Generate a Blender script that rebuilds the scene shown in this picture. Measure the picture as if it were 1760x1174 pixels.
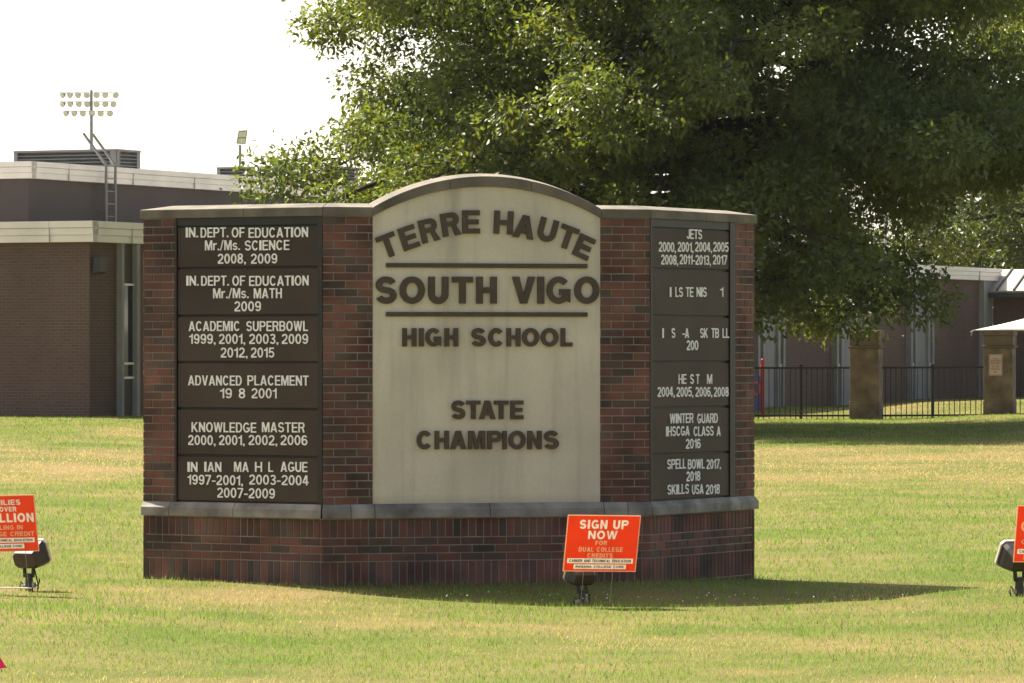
import bpy, bmesh, math, random
import numpy as np
from math import sin, cos, pi, radians

# ------------------------------------------------------------------ camera, world, sun, exposure
for o in list(bpy.data.objects):
    bpy.data.objects.remove(o)
SC = bpy.context.scene
COL = SC.collection
CAM_H, F_PX, HORIZON = 2.0, 8000.0, 600.0        # eye height, focal length and horizon of a 1760 x 1174 photograph
cam = bpy.data.cameras.new('camera')
cam.sensor_width = 36.0
cam.lens = 36.0 * F_PX / 1760.0
cam.shift_y = (HORIZON - 587.0) / 1760.0
cam.clip_start = 0.5
cam.clip_end = 6000
cam_o = bpy.data.objects.new('camera', cam)
COL.objects.link(cam_o)
cam_o.location = (0, 0, CAM_H)
cam_o.rotation_euler = (radians(90), 0, 0)
SC.camera = cam_o

SUN_AZ, SUN_EL = radians(52), radians(53.5)          # azimuth to the left of the view direction
world = bpy.data.worlds.new('World')
SC.world = world
world.use_nodes = True
wn = world.node_tree
sky = wn.nodes.new('ShaderNodeTexSky')
sky.sky_type = 'NISHITA'
sky.sun_disc = False
sky.sun_elevation = SUN_EL
sky.sun_rotation = -SUN_AZ
sky.air_density = 1.0
sky.dust_density = 3.0
sky.ozone_density = 0.6
# the sunward half of a hazy summer sky, milky white low down
gtc = wn.nodes.new('ShaderNodeTexCoord'); gsx = wn.nodes.new('ShaderNodeSeparateXYZ'); wn.links.new(gtc.outputs['Generated'], gsx.inputs[0])
gy = wn.nodes.new('ShaderNodeMapRange'); gy.interpolation_type = 'SMOOTHSTEP'
for k, v in (('From Min', -0.1), ('From Max', 0.75), ('To Min', 0.0), ('To Max', 1.0)): gy.inputs[k].default_value = v
wn.links.new(gsx.outputs['Y'], gy.inputs['Value'])
gz_ = wn.nodes.new('ShaderNodeMapRange'); gz_.interpolation_type = 'SMOOTHSTEP'
for k, v in (('From Min', 0.15), ('From Max', 0.7), ('To Min', 3.2), ('To Max', 0.0)): gz_.inputs[k].default_value = v
wn.links.new(gsx.outputs['Z'], gz_.inputs['Value'])
gm = wn.nodes.new('ShaderNodeMath'); gm.operation = 'MULTIPLY'; wn.links.new(gy.outputs[0], gm.inputs[0]); wn.links.new(gz_.outputs[0], gm.inputs[1])
gs = wn.nodes.new('ShaderNodeVectorMath'); gs.operation = 'SCALE'; gs.inputs[0].default_value = (1.0, 0.99, 0.95); wn.links.new(gm.outputs[0], gs.inputs['Scale'])
ga = wn.nodes.new('ShaderNodeVectorMath'); ga.operation = 'ADD'; swb = wn.nodes.new('ShaderNodeVectorMath'); swb.operation = 'MULTIPLY'; swb.inputs[1].default_value = (1.06, 0.98, 0.86)   # the camera's warm white balance
wn.links.new(sky.outputs[0], swb.inputs[0]); wn.links.new(swb.outputs[0], ga.inputs[0]); wn.links.new(gs.outputs[0], ga.inputs[1])
wn.links.new(ga.outputs[0], wn.nodes['Background'].inputs[0])
wn.nodes['Background'].inputs[1].default_value = 0.085
sun = bpy.data.lights.new('sun', 'SUN')
sun.energy = 5.0
sun.angle = radians(0.5)
sun.color = (1.0, 0.94, 0.80)
sun_o = bpy.data.objects.new('sun', sun)
COL.objects.link(sun_o)
sun_o.location = (-40, 60, 60)
sun_o.rotation_euler = (-(pi / 2 - SUN_EL), 0, SUN_AZ)
SC.view_settings.view_transform = 'Standard'
SC.view_settings.look = 'None'
SC.view_settings.exposure = 1.5
SC.view_settings.gamma = 1.0
SC.cycles.max_bounces = 8
SC.cycles.transparent_max_bounces = 8

rnd = random.Random(7)
# ------------------------------------------------------------------ helpers
def px(x, y, Y):
    """point at distance Y that the photograph shows at pixel x, y"""
    return ((x - 880.0) / F_PX * Y, Y, CAM_H + (HORIZON - y) / F_PX * Y)

def sstep(a, b, v):
    t = np.clip((np.asarray(v, float) - a) / (b - a), 0, 1)
    return t * t * (3 - 2 * t)

def ground_z(x, y):
    x = np.asarray(x, float); y = np.asarray(y, float)
    front = -0.11 * (1 - sstep(38.3, 40.6, y)) * (0.15 + 0.85 * sstep(-3.4, -0.6, x)) * (1 - 0.45 * sstep(3.2, 5.0, x))
    dip = -0.085 * sstep(0.9, 2.4, x) * (1 - sstep(41.5, 48, y)) * sstep(38.3, 40.6, y)
    far = 0.38 + 0.12 * sstep(8.2, 11.5, x) + 0.17 * (1 - sstep(-9.5, -4, x))
    rise = sstep(43, 104, y) * far
    und = 0.014 * np.sin(x * 1.3 + 0.4 * y) * np.sin(y * 0.35 + 1.0)
    beyond = 0.14 * sstep(108, 116, y)
    return front + dip + rise + und + beyond

def wl(o):
    x = y = z = 0.0
    while o is not None:
        x += o.location[0]; y += o.location[1]; z += o.location[2]
        o = o.parent
    return (x, y, z)

def tag(o, label=None, cat=None, group=None, kind=None):
    if label: o['label'] = label
    if cat: o['category'] = cat; o['kind'] = 'thing'
    if group: o['group'] = group
    if kind: o['kind'] = kind
    return o

def empty(name, loc, label=None, cat=None, group=None):
    o = bpy.data.objects.new(name, None)
    o.empty_display_size = 0.3
    COL.objects.link(o)
    o.location = loc
    return tag(o, label, cat, group)

def copy_tree(o, parent=None):
    c = o.copy(); COL.objects.link(c); c.parent = parent
    for ch in list(o.children):
        copy_tree(ch, c)
    return c

class MB:
    def __init__(s):
        s.v = []; s.f = []; s.c = []; s.uv = []; s.col = (1, 1, 1); s.use_uv = False; s.use_col = False
    def face(s, idx, uv=None):
        s.f.append(tuple(idx)); s.c.append(s.col); s.uv.append(uv)
        if uv: s.use_uv = True
    def quad(s, pts, uv=None):
        n = len(s.v); s.v += [tuple(p) for p in pts]; s.face(range(n, n + len(pts)), uv)
    def hexa(s, p, uvs=None, skip=()):
        """8 points: bottom ring 0-3, top ring 4-7"""
        n = len(s.v); s.v += [tuple(q) for q in p]
        for i, q in enumerate(((3, 2, 1, 0), (4, 5, 6, 7), (0, 1, 5, 4), (1, 2, 6, 5), (2, 3, 7, 6), (3, 0, 4, 7))):
            if i in skip: continue
            s.face([n + k for k in q], None if uvs is None else [uvs[k] for k in q])
    def box(s, x0, x1, y0, y1, z0, z1):
        s.hexa([(x0, y0, z0), (x1, y0, z0), (x1, y1, z0), (x0, y1, z0), (x0, y0, z1), (x1, y0, z1), (x1, y1, z1), (x0, y1, z1)])
    def tube(s, pts, rad, n=8, cap=True):
        P = [np.array(p, float) for p in pts]
        if not hasattr(rad, '__len__'): rad = [rad] * len(P)
        rings = []
        up = np.array((0.0, 0.0, 1.0))
        for i, p in enumerate(P):
            d = P[min(i + 1, len(P) - 1)] - P[max(i - 1, 0)]
            d = d / (np.linalg.norm(d) + 1e-9)
            a = np.cross(d, up if abs(d[2]) < 0.95 else np.array((1.0, 0, 0)))
            a /= np.linalg.norm(a); b = np.cross(d, a)
            base = len(s.v)
            for k in range(n):
                t = 2 * pi * k / n
                s.v.append(tuple(p + (a * cos(t) + b * sin(t)) * rad[i]))
            rings.append(base)
        for i in range(len(rings) - 1):
            for k in range(n):
                k2 = (k + 1) % n
                s.face((rings[i] + k, rings[i] + k2, rings[i + 1] + k2, rings[i + 1] + k))
        if cap:
            s.face([rings[0] + k for k in range(n)][::-1]); s.face([rings[-1] + k for k in range(n)])
    def build(s, name, mat, parent=None, smooth=False, bevel=0.0):
        off = wl(parent) if parent is not None else (0, 0, 0)
        me = bpy.data.meshes.new(name)
        me.from_pydata([(a - off[0], b - off[1], c - off[2]) for a, b, c in s.v], [], s.f)
        if s.use_uv:
            L = me.uv_layers.new(name='UVMap'); i = 0
            for f, u in zip(s.f, s.uv):
                for k in range(len(f)):
                    L.data[i].uv = u[k] if u else (0, 0); i += 1
        if s.use_col:
            A = me.color_attributes.new('Col', 'FLOAT_COLOR', 'CORNER'); i = 0
            for f, c in zip(s.f, s.c):
                for k in range(len(f)):
                    A.data[i].color = (c[0], c[1], c[2], 1); i += 1
        me.update()
        if not s.use_uv or True:
            bm = bmesh.new(); bm.from_mesh(me)
            bmesh.ops.recalc_face_normals(bm, faces=bm.faces)
            bm.to_mesh(me); bm.free()
        if smooth:
            for p in me.polygons: p.use_smooth = True
        me.materials.append(mat)
        o = bpy.data.objects.new(name, me); COL.objects.link(o)
        o.parent = parent
        if bevel > 0:
            m = o.modifiers.new('bevel', 'BEVEL'); m.width = bevel; m.segments = 2; m.limit_method = 'ANGLE'
        return o

class Plane:
    """a vertical wall plane: u runs to the right as seen from the camera, n points to the camera"""
    def __init__(s, ox, oy, dx, dy):
        L = math.hypot(dx, dy)
        s.o = (ox, oy); s.d = (dx / L, dy / L); s.n = (s.d[1], -s.d[0])
    def p(s, u, z, off=0.0):
        return (s.o[0] + s.d[0] * u + s.n[0] * off, s.o[1] + s.d[1] * u + s.n[1] * off, z)
    def u(s, x):
        k = (x - 880.0) / F_PX
        return (k * s.o[1] - s.o[0]) / (s.d[0] - k * s.d[1])
    def uz(s, x, y):
        u = s.u(x); Y = s.o[1] + s.d[1] * u
        return u, CAM_H + (HORIZON - y) * Y / F_PX

def pbox(mb, P, u0, u1, z0, z1, o0, o1, uv=False):
    """box on a wall plane between offsets o0 (back) and o1 (front)"""
    pts = [P.p(u0, z0, o1), P.p(u1, z0, o1), P.p(u1, z0, o0), P.p(u0, z0, o0),
           P.p(u0, z1, o1), P.p(u1, z1, o1), P.p(u1, z1, o0), P.p(u0, z1, o0)]
    uvs = None
    if uv:
        uvs = [(u0, z0), (u1, z0), (u1 + (o1 - o0), z0), (u0 - (o1 - o0), z0), (u0, z1), (u1, z1), (u1 + (o1 - o0), z1), (u0 - (o1 - o0), z1)]
    mb.hexa(pts, uvs)

def np_mesh(name, verts, faces, mat, parent=None, col=None):
    off = np.array(wl(parent) if parent is not None else (0, 0, 0), float)
    verts = (np.asarray(verts, float) - off).astype(np.float32)
    faces = np.asarray(faces, np.int32)
    me = bpy.data.meshes.new(name)
    M, k = faces.shape
    me.vertices.add(len(verts)); me.vertices.foreach_set('co', verts.ravel())
    me.loops.add(M * k); me.loops.foreach_set('vertex_index', faces.ravel())
    me.polygons.add(M); me.polygons.foreach_set('loop_start', np.arange(0, M * k, k, dtype=np.int32))
    me.update(calc_edges=True)
    if col is not None:
        A = me.color_attributes.new('Col', 'FLOAT_COLOR', 'POINT')
        c4 = np.ones((len(verts), 4), np.float32); c4[:, :3] = col
        A.data.foreach_set('color', c4.ravel())
    me.materials.append(mat)
    o = bpy.data.objects.new(name, me); COL.objects.link(o); o.parent = parent
    return o

# ------------------------------------------------------------------ materials
def mat_new(name):
    m = bpy.data.materials.new(name); m.use_nodes = True
    nt = m.node_tree
    return m, nt, nt.nodes['Principled BSDF']

def mat(name, col, rough=0.6, metal=0.0, var=0.15, scale=6.0, bump=0.0, bscale=60.0, stretch=None, spec=0.5):
    """base colour with a soft mottle of its own, optional fine relief"""
    m, nt, b = mat_new(name)
    tc = nt.nodes.new('ShaderNodeTexCoord')
    src = tc.outputs['Object']
    if stretch:
        mp = nt.nodes.new('ShaderNodeMapping'); mp.inputs['Scale'].default_value = stretch
        nt.links.new(src, mp.inputs['Vector']); src = mp.outputs[0]
    n = nt.nodes.new('ShaderNodeTexNoise'); n.inputs['Scale'].default_value = scale; n.inputs['Detail'].default_value = 6
    nt.links.new(src, n.inputs['Vector'])
    r = nt.nodes.new('ShaderNodeValToRGB')
    r.color_ramp.elements[0].position = 0.3; r.color_ramp.elements[1].position = 0.7
    r.color_ramp.elements[0].color = tuple(c * (1 - var) for c in col) + (1,)
    r.color_ramp.elements[1].color = tuple(min(c * (1 + var), 1) for c in col) + (1,)
    nt.links.new(n.outputs['Fac'], r.inputs['Fac']); nt.links.new(r.outputs[0], b.inputs['Base Color'])
    b.inputs['Roughness'].default_value = rough; b.inputs['Metallic'].default_value = metal
    b.inputs['Specular IOR Level'].default_value = spec
    if bump:
        n2 = nt.nodes.new('ShaderNodeTexNoise'); n2.inputs['Scale'].default_value = bscale; n2.inputs['Detail'].default_value = 4
        nt.links.new(tc.outputs['Object'], n2.inputs['Vector'])
        bp = nt.nodes.new('ShaderNodeBump'); bp.inputs['Strength'].default_value = bump; bp.inputs['Distance'].default_value = 0.01
        nt.links.new(n2.outputs['Fac'], bp.inputs['Height']); nt.links.new(bp.outputs[0], b.inputs['Normal'])
    return m

def mat_attr(name, rough=0.8, trans=0.0, thru=(1.1, 1.1, .7), dirt=0.0, bump=0.0, spec=0.3, dscale=3.0):
    """colour from the mesh's own Col attribute; trans adds leaf-like translucency"""
    m, nt, b = mat_new(name)
    a = nt.nodes.new('ShaderNodeAttribute'); a.attribute_name = 'Col'
    c = a.outputs['Color']
    if dirt:
        tc = nt.nodes.new('ShaderNodeTexCoord')
        n = nt.nodes.new('ShaderNodeTexNoise'); n.inputs['Scale'].default_value = dscale; n.inputs['Detail'].default_value = 8
        nt.links.new(tc.outputs['Object'], n.inputs['Vector'])
        r = nt.nodes.new('ShaderNodeMapRange'); r.inputs['From Min'].default_value = 0.3; r.inputs['From Max'].default_value = 0.7
        r.inputs['To Min'].default_value = 1 - dirt; r.inputs['To Max'].default_value = 1 + dirt * 0.5
        nt.links.new(n.outputs['Fac'], r.inputs['Value'])
        mx = nt.nodes.new('ShaderNodeVectorMath'); mx.operation = 'SCALE'
        nt.links.new(c, mx.inputs[0]); nt.links.new(r.outputs[0], mx.inputs['Scale']); c = mx.outputs[0]
        if bump:
            n2 = nt.nodes.new('ShaderNodeTexNoise'); n2.inputs['Scale'].default_value = 90; n2.inputs['Detail'].default_value = 3
            nt.links.new(tc.outputs['Object'], n2.inputs['Vector'])
            bp = nt.nodes.new('ShaderNodeBump'); bp.inputs['Strength'].default_value = bump; bp.inputs['Distance'].default_value = 0.008
            nt.links.new(n2.outputs['Fac'], bp.inputs['Height']); nt.links.new(bp.outputs[0], b.inputs['Normal'])
    nt.links.new(c, b.inputs['Base Color'])
    b.inputs['Roughness'].default_value = rough; b.inputs['Specular IOR Level'].default_value = spec
    if trans:
        t = nt.nodes.new('ShaderNodeBsdfTranslucent')
        g = nt.nodes.new('ShaderNodeVectorMath'); g.operation = 'MULTIPLY'; g.inputs[1].default_value = thru
        nt.links.new(c, g.inputs[0]); nt.links.new(g.outputs[0], t.inputs['Color'])
        mix = nt.nodes.new('ShaderNodeMixShader'); mix.inputs[0].default_value = trans
        nt.links.new(b.outputs[0], mix.inputs[1]); nt.links.new(t.outputs[0], mix.inputs[2])
        nt.links.new(mix.outputs[0], nt.nodes['Material Output'].inputs['Surface'])
    return m

def mat_brick(name, c1, c2, mortar, bw=0.203, rh=0.0677, ms=0.01):
    m, nt, b = mat_new(name)
    uv = nt.nodes.new('ShaderNodeUVMap')
    t = nt.nodes.new('ShaderNodeTexBrick')
    t.inputs['Scale'].default_value = 1.0; t.inputs['Brick Width'].default_value = bw; t.inputs['Row Height'].default_value = rh
    t.inputs['Mortar Size'].default_value = ms; t.inputs['Mortar Smooth'].default_value = 0.3
    t.inputs['Color1'].default_value = c1 + (1,); t.inputs['Color2'].default_value = c2 + (1,); t.inputs['Mortar'].default_value = mortar + (1,)
    nt.links.new(uv.outputs[0], t.inputs['Vector'])
    n = nt.nodes.new('ShaderNodeTexNoise'); n.inputs['Scale'].default_value = 0.5; n.inputs['Detail'].default_value = 7
    mp = nt.nodes.new('ShaderNodeMapping'); mp.inputs['Scale'].default_value = (1.0, 0.45, 1.0)
    nt.links.new(uv.outputs[0], mp.inputs['Vector']); nt.links.new(mp.outputs[0], n.inputs['Vector'])
    r = nt.nodes.new('ShaderNodeMapRange'); r.inputs['From Min'].default_value = 0.3; r.inputs['From Max'].default_value = 0.7
    r.inputs['To Min'].default_value = 0.78; r.inputs['To Max'].default_value = 1.15
    nt.links.new(n.outputs['Fac'], r.inputs['Value'])
    mx = nt.nodes.new('ShaderNodeVectorMath'); mx.operation = 'SCALE'
    nt.links.new(t.outputs['Color'], mx.inputs[0]); nt.links.new(r.outputs[0], mx.inputs['Scale'])
    nt.links.new(mx.outputs[0], b.inputs['Base Color'])
    bp = nt.nodes.new('ShaderNodeBump'); bp.inputs['Strength'].default_value = 0.5; bp.inputs['Distance'].default_value = 0.01; bp.invert = True
    nt.links.new(t.outputs['Fac'], bp.inputs['Height']); nt.links.new(bp.outputs[0], b.inputs['Normal'])
    b.inputs['Roughness'].default_value = 0.9; b.inputs['Specular IOR Level'].default_value = 0.2
    return m

def mat_stucco():
    """cream stucco with runs of dirt under the letters and a grey stain from the crack in the coping"""
    m, nt, b = mat_new('cream_stucco')
    tc = nt.nodes.new('ShaderNodeTexCoord'); L = nt.links
    def noise(scale, stretch, det=6):
        mp = nt.nodes.new('ShaderNodeMapping'); mp.inputs['Scale'].default_value = stretch
        L.new(tc.outputs['Object'], mp.inputs['Vector'])
        n = nt.nodes.new('ShaderNodeTexNoise'); n.inputs['Scale'].default_value = scale; n.inputs['Detail'].default_value = det
        L.new(mp.outputs[0], n.inputs['Vector']); return n.outputs['Fac']
    def mr(v, a, b_, c, d):
        r = nt.nodes.new('ShaderNodeMapRange')
        for k, x in zip(('From Min', 'From Max', 'To Min', 'To Max'), (a, b_, c, d)): r.inputs[k].default_value = x
        L.new(v, r.inputs['Value']); return r.outputs[0]
    def mul(a, b_):
        q = nt.nodes.new('ShaderNodeMath'); q.operation = 'MULTIPLY'; L.new(a, q.inputs[0]); L.new(b_, q.inputs[1]); return q.outputs[0]
    cloud = mr(noise(1.6, (1, 1, 0.8)), 0.3, 0.7, 0.82, 1.07)
    runs = mr(noise(7.0, (1.6, 1.6, 0.10), 5), 0.50, 0.78, 1.0, 0.78)
    fine = mr(noise(45, (1, 1, 1), 3), 0.3, 0.7, 0.96, 1.04)
    sep = nt.nodes.new('ShaderNodeSeparateXYZ'); L.new(tc.outputs['Object'], sep.inputs[0])
    nx = nt.nodes.new('ShaderNodeMath'); nx.operation = 'SUBTRACT'; L.new(sep.outputs['X'], nx.inputs[0]); nx.inputs[1].default_value = STAIN_X
    ab = nt.nodes.new('ShaderNodeMath'); ab.operation = 'ABSOLUTE'; L.new(nx.outputs[0], ab.inputs[0])
    near = mr(ab.outputs[0], 0.0, 0.09, 1.0, 0.0)
    high = mr(sep.outputs['Z'], 2.45, 3.35, 0.25, 1.0)
    st = mul(mul(near, high), mr(noise(6.0, (1.2, 1.2, 0.3)), 0.3, 0.65, 0.3, 1.0))
    st = mr(st, 0, 1, 1.0, 0.5)
    foot = mr(sep.outputs['Z'], 0.68, 0.76, 0.8, 1.0)
    f = mul(mul(mul(cloud, runs), mul(fine, st)), foot)
    sc = nt.nodes.new('ShaderNodeVectorMath'); sc.operation = 'SCALE'; sc.inputs[0].default_value = (0.64, 0.56, 0.432)
    L.new(f, sc.inputs['Scale']); L.new(sc.outputs[0], b.inputs['Base Color'])
    b.inputs['Roughness'].default_value = 0.9
    n2 = nt.nodes.new('ShaderNodeTexNoise'); n2.inputs['Scale'].default_value = 120; L.new(tc.outputs['Object'], n2.inputs['Vector'])
    bp = nt.nodes.new('ShaderNodeBump'); bp.inputs['Strength'].default_value = 0.25; bp.inputs['Distance'].default_value = 0.004
    L.new(n2.outputs['Fac'], bp.inputs['Height']); L.new(bp.outputs[0], b.inputs['Normal'])
    return m

STAIN_X = -0.31
M = {}
M['brick'] = mat_attr('brick_clay', 0.85, dirt=0.6, bump=0.4, spec=0.25, dscale=2.2)
M['mortar'] = mat('mortar', (0.27, 0.228, 0.182), 0.95, var=0.3, scale=5, bump=0.3)
M['coping'] = mat('weathered_coping_stone', (0.145, 0.122, 0.094), 0.9, var=0.4, scale=3.5, bump=0.4, bscale=70)
M['ledge'] = mat('grey_ledge_stone', (0.210, 0.190, 0.166), 0.85, var=0.55, scale=4.0, bump=0.3, bscale=60)
M['cream'] = mat_stucco()
M['bronze'] = mat('bronze_letter', (0.075, 0.052, 0.032), 0.6, 0.2, var=0.2, scale=12)
M['plaque'] = mat('dark_bronze_plaque', (0.061, 0.043, 0.031), 0.6, 0.0, var=0.25, scale=1.5, spec=0.22)
M['frame'] = mat('dark_panel_frame', (0.022, 0.020, 0.018), 0.5, 0.2, var=0.15)
M['white'] = mat('white_letter', (0.88, 0.85, 0.80), 0.6, var=0.06, scale=10)
M['fascia'] = mat('cream_metal_fascia', (0.88, 0.795, 0.70), 0.55, var=0.08, scale=1.2)
M['fascia_low'] = mat('grey_cream_fascia_band', (0.50, 0.47, 0.45), 0.55, var=0.08, scale=1.2)
M['school_brick'] = mat_brick('school_brick', (0.148, 0.094, 0.074), (0.122, 0.080, 0.064), (0.168, 0.122, 0.098))
M['dark_wall'] = mat('dark_upper_wall', (0.088, 0.066, 0.058), 0.85, var=0.12, scale=1.0)
M['concrete'] = mat('concrete_fin', (0.30, 0.28, 0.25), 0.85, var=0.15, scale=2.0, bump=0.2)
M['panel_grey'] = mat('grey_wall_panel', (0.25, 0.24, 0.23), 0.7, var=0.1, scale=2.0)
M['glass'] = mat('dark_window_glass', (0.02, 0.024, 0.03), 0.08, var=0.1, spec=0.6)
M['roof'] = mat('flat_roof_membrane', (0.25, 0.24, 0.22), 0.9, var=0.15, scale=0.6)
M['metal_roof'] = mat('tan_standing_seam_metal', (0.40, 0.35, 0.29), 0.45, 0.2, var=0.08, scale=1.5)
M['seam'] = mat('dark_roof_seam', (0.07, 0.07, 0.065), 0.5, 0.2, var=0.1)
M['louvre'] = mat('grey_louvre', (0.21, 0.21, 0.205), 0.55, 0.2, var=0.12, scale=2)
M['louvre_frame'] = mat('louvre_casing', (0.24, 0.225, 0.21), 0.6, 0.1, var=0.12, scale=2)
M['galv'] = mat('galvanised_steel', (0.33, 0.33, 0.32), 0.45, 0.4, var=0.15, scale=4)
M['lampglass'] = mat('lamp_reflector', (0.86, 0.88, 0.85), 0.35, 0.0, var=0.15, scale=6)
M['black'] = mat('black_powder_coat', (0.014, 0.013, 0.013), 0.5, var=0.2)
M['stone'] = mat('brown_pillar_stone', (0.160, 0.115, 0.077), 0.9, var=0.6, scale=2.6, bump=0.4, bscale=30)
M['stone_cap'] = mat('brown_cap_stone', (0.145, 0.105, 0.070), 0.9, var=0.35, scale=2.2, bump=0.4, bscale=30)
M['notice'] = mat('faded_notice_board', (0.55, 0.47, 0.40), 0.6, var=0.08)
M['notice_ink'] = mat('faded_red_ink', (0.38, 0.10, 0.07), 0.6, var=0.15)
M['red'] = mat('red_playground_plastic', (0.45, 0.02, 0.03), 0.4, var=0.1)
M['blue'] = mat('blue_playground_plastic', (0.09, 0.11, 0.30), 0.4, var=0.15)
M['orange_ring'] = mat('orange_ring_plastic', (0.65, 0.13, 0.03), 0.4, var=0.1)
M['fabric'] = mat('shade_fabric', (0.50, 0.46, 0.40), 0.9, var=0.06, scale=1)
M['housing'] = mat('brown_black_lamp_housing', (0.035, 0.030, 0.027), 0.5, var=0.2, scale=8)
M['bezel'] = mat('pale_lamp_bezel', (0.62, 0.60, 0.55), 0.4, var=0.1)
M['white_rod'] = mat('white_rod_paint', (0.75, 0.73, 0.68), 0.5, var=0.08)
M['bark'] = mat('oak_bark', (0.052, 0.040, 0.030), 0.95, var=0.35, scale=7, bump=0.8, bscale=25, stretch=(1, 1, 0.25))
M['leaf'] = mat_attr('leaf', 0.42, trans=0.45, thru=(1.3, 1.3, .55), spec=0.45)
M['grass'] = mat_attr('grass_blade', 0.65, trans=0.45, thru=(1.08, 1.1, .8), spec=0.2)
M['clover'] = mat('white_clover_head', (0.70, 0.68, 0.60), 0.8, var=0.1)
M['wire'] = mat('stake_wire', (0.30, 0.28, 0.25), 0.4, 0.5, var=0.1)

def mat_coroplast(name, col, thru=0.45):
    m, nt, b = mat_new(name)
    tc = nt.nodes.new('ShaderNodeTexCoord')
    n = nt.nodes.new('ShaderNodeTexNoise'); n.inputs['Scale'].default_value = 9; n.inputs['Detail'].default_value = 4
    nt.links.new(tc.outputs['Object'], n.inputs['Vector'])
    r = nt.nodes.new('ShaderNodeValToRGB')
    r.color_ramp.elements[0].color = tuple(c * 0.9 for c in col) + (1,); r.color_ramp.elements[1].color = tuple(min(1, c * 1.08) for c in col) + (1,)
    nt.links.new(n.outputs['Fac'], r.inputs['Fac'])
    nt.links.new(r.outputs[0], b.inputs['Base Color']); b.inputs['Roughness'].default_value = 0.45
    t = nt.nodes.new('ShaderNodeBsdfTranslucent'); nt.links.new(r.outputs[0], t.inputs['Color'])
    mix = nt.nodes.new('ShaderNodeMixShader'); mix.inputs[0].default_value = thru
    nt.links.new(b.outputs[0], mix.inputs[1]); nt.links.new(t.outputs[0], mix.inputs[2])
    nt.links.new(mix.outputs[0], nt.nodes['Material Output'].inputs['Surface'])
    return m
M['orange'] = mat_coroplast('orange_corrugated_plastic', (0.80, 0.115, 0.028))
M['sign_white'] = mat_coroplast('white_corrugated_print', (0.86, 0.80, 0.70))
M['sign_pale'] = mat_coroplast('pale_peach_print', (0.85, 0.56, 0.36))
M['sign_black'] = mat('black_print', (0.03, 0.02, 0.02), 0.5, var=0.1)
M['pink'] = mat_coroplast('pink_flag_film', (0.75, 0.05, 0.22), 0.5)

def mat_ground():
    m, nt, b = mat_new('lawn_soil_and_thatch'); L = nt.links
    tc = nt.nodes.new('ShaderNodeTexCoord')
    n = nt.nodes.new('ShaderNodeTexNoise'); n.inputs['Scale'].default_value = 0.35; n.inputs['Detail'].default_value = 9; n.inputs['Roughness'].default_value = 0.65
    L.new(tc.outputs['Object'], n.inputs['Vector'])
    r = nt.nodes.new('ShaderNodeValToRGB'); e = r.color_ramp.elements
    e[0].position = 0.38; e[0].color = (0.085, 0.105, 0.022, 1); e[1].position = 0.66; e[1].color = (0.20, 0.145, 0.065, 1)
    L.new(n.outputs['Fac'], r.inputs['Fac'])
    n2 = nt.nodes.new('ShaderNodeTexNoise'); n2.inputs['Scale'].default_value = 30; n2.inputs['Detail'].default_value = 5
    L.new(tc.outputs['Object'], n2.inputs['Vector'])
    mr = nt.nodes.new('ShaderNodeMapRange'); mr.inputs['To Min'].default_value = 0.5; mr.inputs['To Max'].default_value = 1.3
    L.new(n2.outputs['Fac'], mr.inputs['Value'])
    s = nt.nodes.new('ShaderNodeVectorMath'); s.operation = 'SCALE'; L.new(r.outputs[0], s.inputs[0]); L.new(mr.outputs[0], s.inputs['Scale'])
    L.new(s.outputs[0], b.inputs['Base Color']); b.inputs['Roughness'].default_value = 1.0; b.inputs['Specular IOR Level'].default_value = 0.1
    bp = nt.nodes.new('ShaderNodeBump'); bp.inputs['Strength'].default_value = 0.6; bp.inputs['Distance'].default_value = 0.04
    L.new(n2.outputs['Fac'], bp.inputs['Height']); L.new(bp.outputs[0], b.inputs['Normal'])
    return m
M['ground'] = mat_ground()

# ------------------------------------------------------------------ ground sheet
def make_ground():
    ys = np.concatenate([np.linspace(-60, 24, 22), np.linspace(25, 48, 93), np.linspace(49, 125, 60), np.geomspace(130, 3000, 30)])
    xs = np.concatenate([-np.geomspace(2500, 14, 30), np.linspace(-12, 18, 101), np.geomspace(20, 2500, 30)])
    X, Y = np.meshgrid(xs, ys)
    Z = ground_z(X, Y)
    V = np.stack([X, Y, Z], -1).reshape(-1, 3)
    nx, ny = len(xs), len(ys)
    i = (np.arange(ny - 1)[:, None] * nx + np.arange(nx - 1)[None]).ravel()
    F = np.stack([i, i + 1, i + nx + 1, i + nx], -1)
    o = np_mesh('ground', V, F, M['ground'])
    for p in o.data.polygons: p.use_smooth = True
    tag(o, kind='structure')
make_ground()

# ------------------------------------------------------------------ lettering
def shape_mesh(build_curve):
    cu = build_curve()
    ob = bpy.data.objects.new('tmp', cu); COL.objects.link(ob)
    dg = bpy.context.evaluated_depsgraph_get(); dg.update()
    me = bpy.data.meshes.new_from_object(ob.evaluated_get(dg))
    bpy.data.objects.remove(ob); bpy.data.curves.remove(cu)
    return me

def put_shape(mb, co, fs, fn):
    n = len(mb.v)
    for c in co: mb.v.append(fn(c))
    for f in fs: mb.face([n + k for k in f])

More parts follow.
